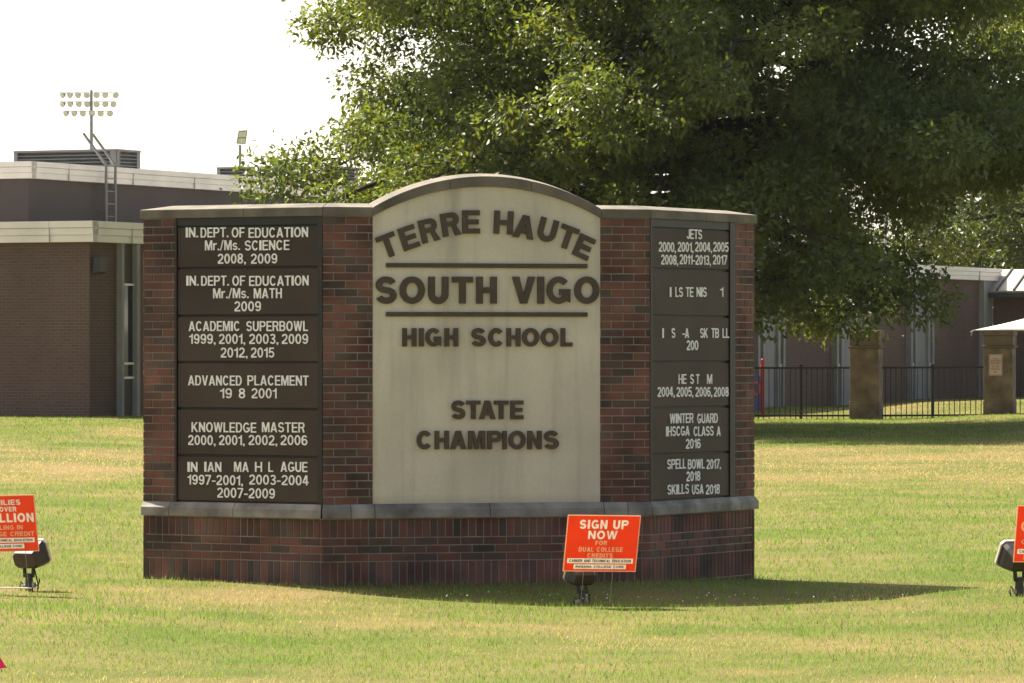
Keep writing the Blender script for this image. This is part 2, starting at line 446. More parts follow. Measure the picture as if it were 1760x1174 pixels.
ADV = {'I': .22, 'J': .52, '1': .36, 'L': .54, 'E': .58, 'F': .55, 'T': .62, 'S': .64, 'M': .80, 'W': .96, 'O': .72, 'C': .69, 'G': .72, '.': .17, ',': .17, '-': .34, '/': .34, 'r': .38, 's': .52, 'A': .72, 'V': .68, 'K': .70, ' ': .30}
def put_text(mb, s, fn3, u0, u1, z0, z1, depth, bold=0.17):
    """fit one run of text between u0..u1, capitals between z0..z1; fn3(u, z, off) gives the place"""
    h = z1 - z0; gap = .115
    adv = [ADV.get(c, .57 if c.isdigit() else .66) for c in s]
    nat = sum(adv) + gap * (len(s) - 1)
    k = (u1 - u0) / nat
    st = bold * h * min(1.0, max(.6, (k / h) ** .45)) if len(s) > 1 else bold * h
    u = u0
    for c, a in zip(s, adv):
        w = a * k
        if c != ' ':
            if c in 'I1.,': st_ = min(st, w if c != '1' else w * .6)
            else: st_ = min(st, w * .36)
            co, fs = letter_mesh(c, w, h, st_)
            put_shape(mb, co, fs, lambda q: fn3(u + q[0], z0 + q[1], (q[2] + .5) * depth))
        u += w + gap * k

def text_outlines(s, u0, u1, z0, z1, bold):
    h = z1 - z0; gap = .115; adv = [ADV.get(c, .66) for c in s]; k = (u1 - u0) / (sum(adv) + gap * (len(s) - 1))
    out = [[]]; u = u0
    for c, a in zip(s, adv):
        w = a * k
        if c == ' ': out.append([])
        else:
            st = min(bold * h * min(1.0, max(.6, (k / h) ** .45)), w if c == 'I' else w * .36)
            out[-1] += [[(u + x, z0 + y) for x, y in p] for p in glyph(c, w, h, st)]
        u += w + gap * k
    return out

def outline_mesh(paths, depth=1.0):
    def f():
        cu = bpy.data.curves.new('g', 'CURVE'); cu.dimensions = '2D'; cu.fill_mode = 'BOTH'; cu.extrude = .5 * depth
        for path in paths:
            sp = cu.splines.new('POLY'); sp.points.add(len(path) - 1)
            for q, c in zip(sp.points, path): q.co = (c[0], c[1], 0, 1)
            sp.use_cyclic_u = True
        return cu
    me = shape_mesh(f); co = np.zeros(len(me.vertices) * 3); me.vertices.foreach_get('co', co)
    fs = [tuple(p.vertices) for p in me.polygons]; bpy.data.meshes.remove(me)
    return co.reshape(-1, 3), fs

def arc(cx, cy, rx, ry, a0, a1, n=18):
    return [(cx + rx * cos(radians(a0 + (a1 - a0) * i / n)), cy + ry * sin(radians(a0 + (a1 - a0) * i / n))) for i in range(n + 1)]

def stroke(path, s):
    P = [np.array(p, float) for p in path]; L = []; R = []
    for i, p in enumerate(P):
        d0 = P[i] - P[i - 1] if i else P[1] - P[0]
        d1 = P[i + 1] - P[i] if i < len(P) - 1 else d0
        d0 = d0 / np.linalg.norm(d0); d1 = d1 / np.linalg.norm(d1)
        n0 = np.array((-d0[1], d0[0])); n1 = np.array((-d1[1], d1[0]))
        m = n0 + n1; m /= np.linalg.norm(m); k = s / 2 / max(m.dot(n0), 0.5)
        L.append(tuple(p + m * k)); R.append(tuple(p - m * k))
    return L + R[::-1]

def glyph(ch, w, h, s):
    """heavy grotesque capital in a w x h box with stem s: a list of closed outlines (outer, holes)"""
    t = s * 0.86                                     # horizontal strokes a touch thinner
    if ch == 'I': return [[(0, 0), (w, 0), (w, h), (0, h)]]
    if ch == 'H': return [[(0, 0), (s, 0), (s, h / 2 - t / 2), (w - s, h / 2 - t / 2), (w - s, 0), (w, 0), (w, h), (w - s, h), (w - s, h / 2 + t / 2), (s, h / 2 + t / 2), (s, h), (0, h)]]
    if ch == 'T': return [[(w / 2 - s / 2, 0), (w / 2 + s / 2, 0), (w / 2 + s / 2, h - t), (w, h - t), (w, h), (0, h), (0, h - t), (w / 2 - s / 2, h - t)]]
    if ch == 'L': return [[(0, 0), (w, 0), (w, t), (s, t), (s, h), (0, h)]]
    if ch == 'E': return [[(0, 0), (w, 0), (w, t), (s, t), (s, h / 2 - t / 2), (w * .93, h / 2 - t / 2), (w * .93, h / 2 + t / 2), (s, h / 2 + t / 2), (s, h - t), (w, h - t), (w, h), (0, h)]]
    if ch == 'V': return [[(w / 2 - s * .52, 0), (w / 2 + s * .52, 0), (w, h), (w - s * 1.1, h), (w / 2, s * 1.25), (s * 1.1, h), (0, h)]]
    if ch == 'N': return [[(0, 0), (s, 0), (s, h * .62), (w - s, 0), (w, 0), (w, h), (w - s, h), (w - s, h * .38), (s, h), (0, h)]]
    if ch == 'M': return [[(0, 0), (s * .9, 0), (s * .9, h * .72), (w / 2 - s * .42, 0), (w / 2 + s * .42, 0), (w - s * .9, h * .72), (w - s * .9, 0), (w, 0), (w, h), (w - s * 1.3, h), (w / 2, h * .33), (s * 1.3, h), (0, h)]]
    if ch == 'A':
        c = h * .2; q = s * 1.08; k = (w / 2 - s * .55) / h
        def xi(z): return q + k * z                 # inner edge of the left leg
        top = (w / 2 - q) / k
        b0, b1 = c, c + t
        return [[(0, 0), (q, 0), (xi(b0), b0), (w - xi(b0), b0), (w - q, 0), (w, 0), (w / 2 + s * .55, h), (w / 2 - s * .55, h)],
                [(xi(b1), b1), (w - xi(b1), b1), (w / 2, min(top, h * .9))]]
    if ch == 'O': return [arc(w / 2, h / 2, w / 2, h / 2 * 1.02, 0, 350, 35), arc(w / 2, h / 2, w / 2 - s, h / 2 - t, 0, 350, 35)]
    if ch == 'C': return [stroke(arc(w / 2, h / 2, w / 2 - s / 2, h / 2 - t / 2, 38, 322, 30), s * .96)]
    if ch == 'G': return [stroke(arc(w / 2, h / 2, w / 2 - s / 2, h / 2 - t / 2, 40, 322, 30) + [(w - s * .5, h * .22), (w - s * .5, h * .43), (w * .53, h * .43)], s * .9)]
    if ch == 'U': r = w / 2 - s / 2; return [stroke([(s / 2, h)] + arc(w / 2, r + t / 2, r, r, 180, 360, 18) + [(w - s / 2, h)], s)]
    if ch == 'S':
        rx = w / 2 - s / 2; ry = (h - t) / 4
        p = arc(w / 2, h - t / 2 - ry, rx * .95, ry, 18, 90, 7) + arc(w / 2, h - t / 2 - ry, rx * .97, ry, 100, 245, 14)
        q = arc(w / 2, t / 2 + ry, rx, ry, 65, -90, 15) + arc(w / 2, t / 2 + ry, rx * .97, ry, -100, -164, 7)
        return [stroke(p + q, s * .92)]
    if ch == 'F': return [[(0, 0), (s, 0), (s, h / 2 - t / 2), (w * .9, h / 2 - t / 2), (w * .9, h / 2 + t / 2), (s, h / 2 + t / 2), (s, h - t), (w, h - t), (w, h), (0, h)]]
    if ch == 'D':
        q = w * .5
        return [[(0, 0), (w - q, 0)] + arc(w - q, h / 2, q, h / 2, -90, 90, 16) + [(0, h)], [(s, t), (w - q, t)] + arc(w - q, h / 2, q - s, h / 2 - t, -90, 90, 16) + [(s, h - t)]]
    if ch == 'B':
        m = h * .52; q0 = m / 2 + t * .25; r1 = w * .42; r2 = w * .38
        lo = m + t * .5; hi = m - t * .5
        return [[(0, 0), (w - r1, 0)] + arc(w - r1, lo / 2, r1, lo / 2, -90, 62, 12) + arc(w * .96 - r2, (h + hi) / 2, r2, (h - hi) / 2, -55, 90, 12) + [(0, h)],
                [(s, t), (w - r1, t)] + arc(w - r1, (t + hi) / 2, max(r1 - s, s * .2), (hi - t) / 2, -80, 80, 8) + [(w - r1, hi), (s, hi)],
                [(s, lo), (w * .96 - r2, lo)] + arc(w * .96 - r2, (h - t + lo) / 2, max(r2 - s, s * .2), (h - t - lo) / 2, -80, 80, 8) + [(w * .96 - r2, h - t), (s, h - t)]]
    if ch == 'W':
        a = s * .98
        return [[(w * .20, 0), (w * .20 + a, 0), (w / 2, h * .66), (w * .80 - a, 0), (w * .80, 0), (w, h), (w - a, h), (w * .785 - a * .3, h * .30), (w / 2 + a * .5, h), (w / 2 - a * .5, h), (w * .215 + a * .3, h * .30), (a, h), (0, h)]]
    if ch == 'K': return [[(0, 0), (s, 0), (s, h * .30), (s + w * .12, h * .43), (w - s * 1.2, 0), (w, 0), (w * .48, h * .60), (w * .97, h), (w * .97 - s * 1.25, h), (s, h * .54), (s, h), (0, h)]]
    if ch == 'J': return [stroke([(w - s / 2, h), (w - s / 2, h * .34)] + arc(w / 2, h * .30 + t * .2, w / 2 - s / 2, h * .30 - t * .3, 0, -165, 12), s)]
    if ch == '.': return [[(0, 0), (w, 0), (w, s), (0, s)]]
    if ch == ',': return [[(0, 0), (w * .5, 0), (w * .2, -s * .8), (w * .6, -s * .8), (w, 0), (w, s), (0, s)]]
    if ch == '-': return [[(0, h * .32), (w, h * .32), (w, h * .32 + t), (0, h * .32 + t)]]
    if ch == '/': return [[(-w * .1, -h * .04), (s * .8 - w * .1, -h * .04), (w * 1.1, h * 1.03), (w * 1.1 - s * .8, h * 1.03)]]
    if ch == 'r': return [stroke([(s / 2, 0), (s / 2, h * .42)] + arc(w * .80, h * .42, w * .80 - s / 2, h * .25, 172, 95, 6), s)] if False else [[(0, 0), (s, 0), (s, h * .45), (w * .6, h * .58), (w, h * .58), (w, h * .73), (w * .7, h * .73), (s, h * .62), (s, h * .72), (0, h * .72)]]
    if ch == 's': return glyph('S', w, h * .73, s * .9)
    if ch == '1': return [[(w - s, 0), (w, 0), (w, h), (w - s * .8, h), (w - s * 1.1, h * .86), (0, h * .78), (0, h * .66), (w - s, h * .70)]]
    if ch == '0': return [arc(w / 2, h / 2, w / 2, h / 2 * 1.01, 0, 350, 28), arc(w / 2, h / 2, w / 2 - s, h / 2 - t, 0, 350, 28)]
    if ch == '2': return [stroke(arc(w / 2, h * .70, w / 2 - s / 2, h * .30 - t / 2, 170, -25, 14) + [(w * .62, h * .40), (s * .62, t * 1.25), (s * .62, t / 2), (w, t / 2)], s * .95)]
    if ch == '3': return [stroke(arc(w / 2, h * .745, w / 2 - s * .6, h * .255 - t / 2, 155, -70, 12) + [(w * .52, h * .515)] + arc(w / 2, h * .275, w / 2 - s / 2, h * .275 - t / 2, 60, -158, 14), s * .9)]
    if ch == '4': return [[(w * .56, 0), (w * .56 + s, 0), (w * .56 + s, h * .22), (w, h * .22), (w, h * .22 + t), (w * .56 + s, h * .22 + t), (w * .56 + s, h), (w * .46, h), (0, h * .36), (0, h * .22), (w * .56, h * .22)], [(s * .8, h * .22 + t), (w * .56, h * .22 + t), (w * .56, h * .74)]]
    if ch == '5': return [stroke([(w * .94, h - t / 2), (s * .9, h - t / 2), (s * .65, h * .52)] + arc(w * .48, h * .33, w * .52 - s / 2, h * .33 - t / 2, 120, -155, 16), s * .92)]
    if ch in '69':
        R_ = [stroke(arc(w / 2, h * .32, w / 2 - s / 2, h * .32 - t / 2, 100, -180, 18) + [(s / 2, h * .45)] + arc(w / 2 + s * .1, h * .60, w / 2 - s * .4, h * .40 - t / 2, 165, 40, 10), s * .92)]
        R_ = [arc(w / 2, h * .32, w / 2, h * .325, 100, -178, 20) + [(0, h * .5)] + arc(w / 2, h * .60, w / 2, h * .40, 172, 30, 10) + arc(w / 2, h * .60, w / 2 - s, h * .40 - t, 38, 150, 8) + [(s, h * .575)],
              arc(w / 2, h * .32, w / 2 - s, h * .325 - t, 0, 345, 20)]
        if ch == '9': R_ = [[(w - x, h - y) for x, y in p] for p in R_]
        return R_
    if ch == '7': return [[(w * .16, 0), (w * .16 + s * 1.1, 0), (w, h - t), (w, h), (0, h), (0, h - t), (w - s * 1.1, h - t)]]
    if ch == '8':
        return [arc(w / 2, h * .275, w / 2, h * .28, 140, 400, 22) + arc(w / 2, h * .745, w * .46, h * .26, -40, 220, 20), arc(w / 2, h * .275, w / 2 - s, h * .28 - t, 0, 345, 18), arc(w / 2, h * .745, w * .46 - s, h * .26 - t, 0, 345, 18)]
    if ch in 'PR':
        hb = h * .44 if ch == 'P' else h * .46      # bottom of the bowl
        ro = (h - hb + t * .0) / 2; cx = w - ro * .95; cy = (h + hb) / 2 - (0 if ch == 'P' else 0)
        lo = hb - t * .25
        ro = (h - lo) / 2; cy = (h + lo) / 2; cx = w - ro * .95
        ri = ro - t
        hole = [(s, cy - ri), (cx, cy - ri)] + arc(cx, cy, ri * .8, ri, -80, 80, 10) + [(cx, cy + ri), (s, cy + ri)]
        bowl = arc(cx, cy, ro * .95, ro, 90, -90, 16)
        if ch == 'P':
            return [[(0, h)] + bowl + [(s, lo), (s, 0), (0, 0)], hole]
        return [[(0, h)] + bowl[:-2] + [(w * .80, lo + t * .12), (w * 1.02, 0), (w * 1.02 - s * 1.12, 0), (w * .56, lo), (s, lo), (s, 0), (0, 0)], hole]

def letter_mesh(ch, w, h, s, bevel=0.0):
    def f():
        cu = bpy.data.curves.new('g', 'CURVE'); cu.dimensions = '2D'; cu.fill_mode = 'BOTH'; cu.extrude = 0.5
        for path in glyph(ch, w, h, s):
            sp = cu.splines.new('POLY'); sp.points.add(len(path) - 1)
            for q, c in zip(sp.points, path): q.co = (c[0], c[1], 0, 1)
            sp.use_cyclic_u = True
        return cu
    me = shape_mesh(f)
    co = np.zeros(len(me.vertices) * 3); me.vertices.foreach_get('co', co); co = co.reshape(-1, 3)
    fs = [tuple(p.vertices) for p in me.polygons]
    bpy.data.meshes.remove(me)
    return co, fs

# ------------------------------------------------------------------ bricks
BRICKS = [(0.152, 0.067, 0.050), (0.140, 0.066, 0.050), (0.124, 0.066, 0.051), (0.105, 0.065, 0.051), (0.090, 0.062, 0.050), (0.164, 0.071, 0.052), (0.080, 0.059, 0.048)]
BW = [5, 5, 5, 4, 2.5, 2, .8]
def one_brick(mb, P, u0, u1, z0, z1, front, r):
    if u1 - u0 < 0.012: return
    c = r.choices(BRICKS, BW)[0]; k = r.uniform(1.0, 1.32); mb.col = tuple(x * k for x in c)
    f = front + r.uniform(-0.0012, 0.0012); e = 0.0025; b = front - 0.03
    pts = [P.p(u0, z0, f - 0.004), P.p(u1, z0, f - 0.004), P.p(u1, z0, b), P.p(u0, z0, b),
           P.p(u0, z1, f - 0.004), P.p(u1, z1, f - 0.004), P.p(u1, z1, b), P.p(u0, z1, b)]
    mb.hexa(pts, skip=(2,))
    n = len(mb.v)
    mb.v += [P.p(u0, z0, f - .004), P.p(u1, z0, f - .004), P.p(u1, z1, f - .004), P.p(u0, z1, f - .004),
             P.p(u0 + e, z0 + e, f), P.p(u1 - e, z0 + e, f), P.p(u1 - e, z1 - e, f), P.p(u0 + e, z1 - e, f)]
    mb.face((n + 4, n + 5, n + 6, n + 7))
    for a in range(4):
        q = (a + 1) % 4; mb.face((n + a, n + q, n + 4 + q, n + 4 + a))
    mb.col = (1, 1, 1)

def course(mb, P, u0, u1, z0, z1, front, r, bw=0.203, shift=0.0, j=0.0095):
    u = u0 - shift
    while u < u1:
        a, b = max(u, u0), min(u + bw - j, u1 - (j / 2 if u + bw < u1 else 0))
        one_brick(mb, P, a, b, z0, z1 - j, front, r); u += bw

def running(mb, P, u0, u1, z0, z1, front, r, ch=0.0677):
    n = max(1, round((z1 - z0) / ch)); h = (z1 - z0) / n
    for i in range(n):
        course(mb, P, u0, u1, z0 + i * h, z0 + (i + 1) * h, front, r, shift=(0.0 if i % 2 else 0.1015) + r.uniform(-.006, .006))

# ------------------------------------------------------------------ the monument sign
BL = (-1.611, 39.65); BR = (1.197, 40.40)
RE = (2.196, 42.13); LE = (BL[0] - .866 * 1.853, BL[1] + .5 * 1.853)
PC = Plane(BL[0], BL[1], BR[0] - BL[0], BR[1] - BL[1])
PR = Plane(BR[0], BR[1], RE[0] - BR[0], RE[1] - BR[1])
PL = Plane(LE[0], LE[1], BL[0] - LE[0], BL[1] - LE[1])
CW = math.hypot(BR[0] - BL[0], BR[1] - BL[1]); RW = math.hypot(RE[0] - BR[0], RE[1] - BR[1]); LW = 1.853
TH = 0.36
Z_FOOT, Z_LEDGE0, Z_LEDGE1, Z_COP0, Z_COP1 = -0.35, 0.555, 0.675, 3.135, 3.212
SIGN = empty('monument_sign', (-0.2, 40.2, 0), 'wide red brick school monument sign with arched cream centre panel and two dark plaque wings', 'sign')

def ring(front):
    """plan points of the sign at an offset in front of its face: front line left to right"""
    def isect(Pa, Pb, o):
        ax, ay = Pa.p(0, 0, o)[:2]; bx, by = Pb.p(0, 0, o)[:2]
        A = np.array([[Pa.d[0], -Pb.d[0]], [Pa.d[1], -Pb.d[1]]]); t = np.linalg.solve(A, np.array([bx - ax, by - ay]))
        return (ax + Pa.d[0] * t[0], ay + Pa.d[1] * t[0])
    ext = max(front, 0) if front > -0.2 else 0
    a = PL.p(-ext, 0, front)[:2]; d = PR.p(RW + ext, 0, front)[:2]
    return [a, isect(PL, PC, front), isect(PC, PR, front), d]

def slab(mb, f_off, b_off, z0, z1, ext=0.0, f_off_top=None):
    """solid that follows the whole plan of the sign"""
    F0 = ring(f_off); F1 = ring(f_off if f_off_top is None else f_off_top); B = ring(b_off)
    B[0] = PL.p(-ext, 0, b_off)[:2]; B[3] = PR.p(RW + ext, 0, b_off)[:2]
    for i in range(3):
        pts = [F0[i] + (z0,), F0[i + 1] + (z0,), B[i + 1] + (z0,), B[i] + (z0,), F1[i] + (z1,), F1[i + 1] + (z1,), B[i + 1] + (z1,), B[i] + (z1,)]
        skip = [] if i == 0 else [5]
        if i < 2: skip.append(3)
        mb.hexa(pts, skip=skip)

def make_sign():
    r = random.Random(3)
    # masonry core (the mortar that shows between the bricks)
    core = MB(); slab(core, -0.007, -TH + 0.007, Z_FOOT, Z_LEDGE0 - .001)
    u_in0, u_in1 = PC.u(640.5), PC.u(1033)
    for P, a, b in ((PL, 0.008, PL.u(300)), (PC, 0.0, u_in0), (PC, u_in1, CW), (PR, PR.u(1263.5), RW - 0.008)):
        pbox(core, P, a, b, Z_LEDGE1 - .01, Z_COP0 + .002, -TH + .02, -0.007)
    for P, a, b in ((PL, PL.u(300) - .01, LW), (PC, u_in0 - .01, u_in1 + .01), (PR, 0, PR.u(1263.5) + .01)):
        pbox(core, P, a + .012, b - .012, Z_LEDGE1 - .01, Z_COP0 + .001, -TH + .022, -0.10)
    core.build('masonry_core', M['mortar'], SIGN)
    # base brickwork: soldier course, three stretchers, tall soldiers, foot course
    zs = [(Z_FOOT, -0.10, 'run'), (-0.10, -0.032, 'str'), (-0.032, 0.19, 'sol'), (0.19, 0.2575, 'str'), (0.2575, 0.325, 'str2'), (0.325, 0.3925, 'str'), (0.3925, Z_LEDGE0 - .002, 'head')]
    base = MB(); base.use_col = True
    W = [(PL, LW), (PC, CW), (PR, RW)]
    for P, w in W:
        for z0, z1, k in zs:
            if k == 'run': running(base, P, 0, w, z0, z1, 0.0, r)
            elif k == 'str': course(base, P, 0, w, z0, z1, 0.0, r)
            elif k == 'str2': course(base, P, 0, w, z0, z1, 0.0, r, shift=.1015)
            else: course(base, P, 0, w, z0, z1, 0.0, r, bw=0.0677)
    ends = [(Plane(*PL.p(0, 0, -TH)[:2], PL.n[0], PL.n[1]), TH), (Plane(*PR.p(RW, 0, 0)[:2], -PR.n[0], -PR.n[1]), TH)]
    back = [(Plane(*PL.p(LW, 0, -TH)[:2], -PL.d[0], -PL.d[1]), LW), (Plane(*PC.p(CW, 0, -TH)[:2], -PC.d[0], -PC.d[1]), CW), (Plane(*PR.p(RW, 0, -TH)[:2], -PR.d[0], -PR.d[1]), RW)]
    for P, w in ends + back:
        running(base, P, 0.0, w, Z_FOOT, Z_LEDGE0 - .002, 0.0, r)
    base.build('brick_base', M['brick'], SIGN)
    # brick piers above the ledge
    for P, a, b in ((PL, 0, PL.u(300)), (PC, 0.0, u_in0), (PC, u_in1, CW), (PR, PR.u(1263.5), RW)):
        mb = MB(); mb.use_col = True
        running(mb, P, a, b, Z_LEDGE1, Z_COP0, 0.0, r)
        if P is PL: running(mb, ends[0][0], 0, TH, Z_LEDGE1, Z_COP0, 0.0, r)
        if P is PR: running(mb, ends[1][0], 0, TH, Z_LEDGE1, Z_COP0, 0.0, r)
        mb.build('brick_pier', M['brick'], SIGN)
    mb = MB(); mb.use_col = True
    for P, w in back: running(mb, P, 0, w, Z_LEDGE1, Z_COP0, 0.0, r)
    mb.build('rear_brickwork', M['brick'], SIGN)
    # ledge stones, a nosed sill with joints
    def stones(P, cuts, proud, z0, z1, nm, material, a_ext, b_ext, slope=0.035, depth=0.10):
        for i in range(len(cuts) - 1):
            g = 0.0025
            u0, u1 = cuts[i] + g, cuts[i + 1] - g
            e0 = a_ext if i == 0 else 0; e1 = b_ext if i == len(cuts) - 2 else 0   # mitre at the bends, scaled by how proud the stone is
            m_ = MB()
            def pt(u, z, o, e, sgn): return P.p(u + sgn * e * o, z, o)
            prof = [(-depth, z0), (proud, z0), (proud, z1 - slope - .012), (proud - .012, z1 - slope), (0.0 if slope > 0 else proud - .01, z1), (-depth, z1)]
            A = [pt(u0, z, o, e0, -1) for o, z in prof]; B = [pt(u1, z, o, e1, 1) for o, z in prof]
            n = len(prof); m_.v += A + B
            m_.face(range(n)); m_.face([n + k for k in range(n)][::-1])
            for k in range(n): q = (k + 1) % n; m_.face((k, q, n + q, n + k))
            m_.build(nm, material, SIGN, bevel=0.004)
    t1 = math.tan(radians(22.5))
    stones(PL, [0, PL.u(294), PL.u(404), PL.u(553)], 0.036, Z_LEDGE0, Z_LEDGE1, 'ledge_stone', M['ledge'], .1, t1, depth=.09)
    stones(PC, [0, PC.u(602), PC.u(643), PC.u(841), PC.u(1037), PC.u(1078), CW], 0.036, Z_LEDGE0, Z_LEDGE1, 'ledge_stone', M['ledge'], t1, t1, depth=.09)
    stones(PR, [0, PR.u(1190), PR.u(1268), RW], 0.036, Z_LEDGE0, Z_LEDGE1, 'ledge_stone', M['ledge'], t1, .5, depth=.09)
    # cream panel under the arch
    um = (u_in0 + u_in1) / 2; half = (u_in1 - u_in0) / 2
    rise_o, rise_i = 0.262, 0.262
    def arcz(u, zb, rise):
        R = (half * half + rise * rise) / (2 * rise); return zb + rise - R + math.sqrt(max(R * R - (u - um) ** 2, 0))
    N = 40
    us = [u_in0 + (u_in1 - u_in0) * i / N for i in range(N + 1)]
    mb = MB()
    f, b = -0.012, -0.10
    n0 = len(mb.v)
    e = 0.003
    for u in us:
        uu = min(max(u, u_in0 + e), u_in1 - e); zt = arcz(u, Z_COP0 + .002, rise_i)
        mb.v += [PC.p(uu, Z_LEDGE1 + .001, f), PC.p(uu, zt, f), PC.p(uu, Z_LEDGE1 + .001, b), PC.p(uu, zt, b)]
    for i in range(N):
        k = n0 + 4 * i; q = k + 4
        mb.face((k, q, q + 1, k + 1)); mb.face((k + 2, k + 3, q + 3, q + 2)); mb.face((k + 1, q + 1, q + 3, k + 3)); mb.face((k, k + 2, q + 2, q))
    panel = mb.build('cream_panel', M['cream'], SIGN)
    # bricks behind the arch (back face, above the straight coping line)
    mb = MB(); mb.use_col = True
    n0 = len(mb.v); mb.col = (.15, .06, .045)
    for u in us:
        zt = arcz(u, Z_COP0 + .003, rise_i)
        mb.v += [PC.p(u, Z_COP0 - .03, -TH + .005), PC.p(u, zt, -TH + .005), PC.p(u, Z_COP0 - .03, -.105), PC.p(u, zt, -.105)]
    for i in range(N):
        k = n0 + 4 * i; q = k + 4
        mb.face((k, q, q + 1, k + 1)); mb.face((k + 2, k + 3, q + 3, q + 2)); mb.face((k + 1, q + 1, q + 3, k + 3))
    mb.build('arch_backing', M['brick'], SIGN)
    # coping: straight stones on wings and columns, hipped at the ends, and the arched stones
    CF, CB, RISE = 0.014, -TH - 0.014, 0.038
    mid = (CF + CB) / 2
    def cop(P, u0, u1, e0, e1, hip0=False, hip1=False):
        m_ = MB()
        h = (CF - CB) / 2
        def pt(u, e, sgn, o, z): return P.p(u + sgn * e * o, z, o)
        prof = [(CB, Z_COP0), (CF, Z_COP0), (CF, Z_COP1), (mid, Z_COP1 + RISE), (CB, Z_COP1)]
        def end(u, e, sgn, hip):
            out = []
            for i, (o, z) in enumerate(prof):
                if hip: out.append(P.p(u + sgn * (0.02 if i != 3 else -h), z, o))
                else: out.append(pt(u, e, sgn, o, z))
            return out
        m_.v += end(u0, e0, -1, hip0) + end(u1, e1, 1, hip1)
        m_.face((0, 1, 2, 3, 4)) if not hip0 else (m_.face((0, 1, 2, 4)), m_.face((2, 3, 4)))
        m_.face((9, 8, 7, 6, 5)) if not hip1 else (m_.face((9, 7, 6, 5)), m_.face((9, 8, 7)))
        for k in range(5): q = (k + 1) % 5; m_.face((k, q, 5 + q, 5 + k))
        m_.build('coping_stone', M['coping'], SIGN, bevel=0.005)
    g = .0015
    um1 = PL.u(420)
    cop(PL, 0, um1 - g, 0, 0, hip0=True); cop(PL, um1 + g, LW - g, 0, t1)
    cop(PC, g, u_in0 - g, t1, 0); cop(PC, u_in1 + g, CW - g, 0, t1)
    ur = PR.u(1212)
    cop(PR, g, ur - g, t1, 0); cop(PR, ur + g, RW, 0, 0, hip1=True)
    cut = [0, .335, .69, 1.0]
    for j in range(3):
        m_ = MB(); n = 16
        ua, ub = u_in0 + (u_in1 - u_in0) * cut[j] + g, u_in0 + (u_in1 - u_in0) * cut[j + 1] - g
        for i in range(n + 1):
            u = ua + (ub - ua) * i / n
            zi = arcz(u, Z_COP0, rise_i); zo = arcz(u, Z_COP1, rise_o + .012)
            m_.v += [PC.p(u, zi, CB), PC.p(u, zi, CF), PC.p(u, zo, CF), PC.p(u, zo + RISE * .8, mid), PC.p(u, zo, CB)]
        for i in range(n):
            for k in range(5): q = (k + 1) % 5; m_.face((5 * i + k, 5 * i + q, 5 * i + 5 + q, 5 * i + 5 + k))
        m_.face((0, 1, 2, 3, 4)); m_.face([5 * n + k for k in (4, 3, 2, 1, 0)])
        m_.build('arch_coping_stone', M['coping'], SIGN, bevel=0.005)
    # big raised letters
    PF = lambda u, z, o: PC.p(u, z, f + .004 + o)
    def letter(ch, x0, x1, y0, y1, stem):
        u0, z1 = PC.uz(x0, y0); u1, z0 = PC.uz(x1, y1)
        co, fs = letter_mesh(ch, u1 - u0, z1 - z0, stem)
        mb = MB(); put_shape(mb, co, fs, lambda c: PF(u0 + c[0], z0 + c[1], (c[2] + .5) * 0.022)); mb.build('letter', M['bronze'], panel)
    for ch, x0, x1 in (('S', 645, 682), ('O', 686.6, 730), ('U', 736, 770.6), ('T', 777, 812.6), ('H', 818.4, 853.8), ('V', 880, 919.8), ('I', 923.6, 935.2), ('G', 939, 980.7), ('O', 987, 1030)):
        letter(ch, x0, x1, 475.5, 522, .058)
    for ch, x0, x1 in (('H', 691.5, 715.6), ('I', 720.5, 728.3), ('G', 731, 758.5), ('H', 764, 787.4), ('S', 809.7, 835), ('C', 839.3, 866.2), ('H', 870.6, 894.3), ('O', 897.5, 926.5), ('O', 929.4, 959.5), ('L', 963.6, 983.6)):
        letter(ch, x0, x1, 564, 595.5, .040)
    for ch, x0, x1 in (('S', 775.4, 800), ('T', 801.5, 825.5), ('A', 823.5, 851.5), ('T', 849, 873.5), ('E', 877, 899.4)):
        letter(ch, x0, x1, 688.5, 720.5, .040)
    for ch, x0, x1 in (('C', 716.2, 743), ('H', 747, 771.5), ('A', 773.8, 801.3), ('M', 804.6, 833.7), ('P', 837.6, 862.2), ('I', 863.5, 870.8), ('O', 874.2, 903.3), ('N', 906.5, 930.8), ('S', 934.7, 960.6)):
        letter(ch, x0, x1, 740.5, 772, .040)
    for ch, cx, cy, ang, wp in (('T', 667, 422, 21, 33), ('E', 702.5, 408.5, 19, 29), ('R', 737, 396, 14, 31), ('R', 774, 385.5, 9, 31), ('E', 809.5, 381.5, 1, 30),
                                ('H', 865.5, 382.5, -3, 33), ('A', 901.5, 390, -9, 36), ('U', 941, 395.5, -15, 32), ('T', 975.5, 408, -20, 32), ('E', 1003.5, 424.5, -24, 29)):
        u, z = PC.uz(cx, cy); w = wp / 200 / .965; h = .20
        co, fs = letter_mesh(ch, w, h, .050); ca, sa = cos(radians(ang)), sin(radians(ang))
        mb = MB()
        def fn(c):
            a_, b_ = c[0] - w / 2, c[1] - h / 2
            return PF(u + a_ * ca - b_ * sa, z + a_ * sa + b_ * ca, (c[2] + .5) * .022)
        put_shape(mb, co, fs, fn); mb.build('letter', M['bronze'], panel)
    for y in (455.8, 540):
        u0, z = PC.uz(663.5, y); u1, _ = PC.uz(1009.5, y)
        mb = MB(); pbox(mb, PC, u0, u1, z - .019, z + .019, f + .003, f + .020); mb.build('rule_bar', M['bronze'], panel)
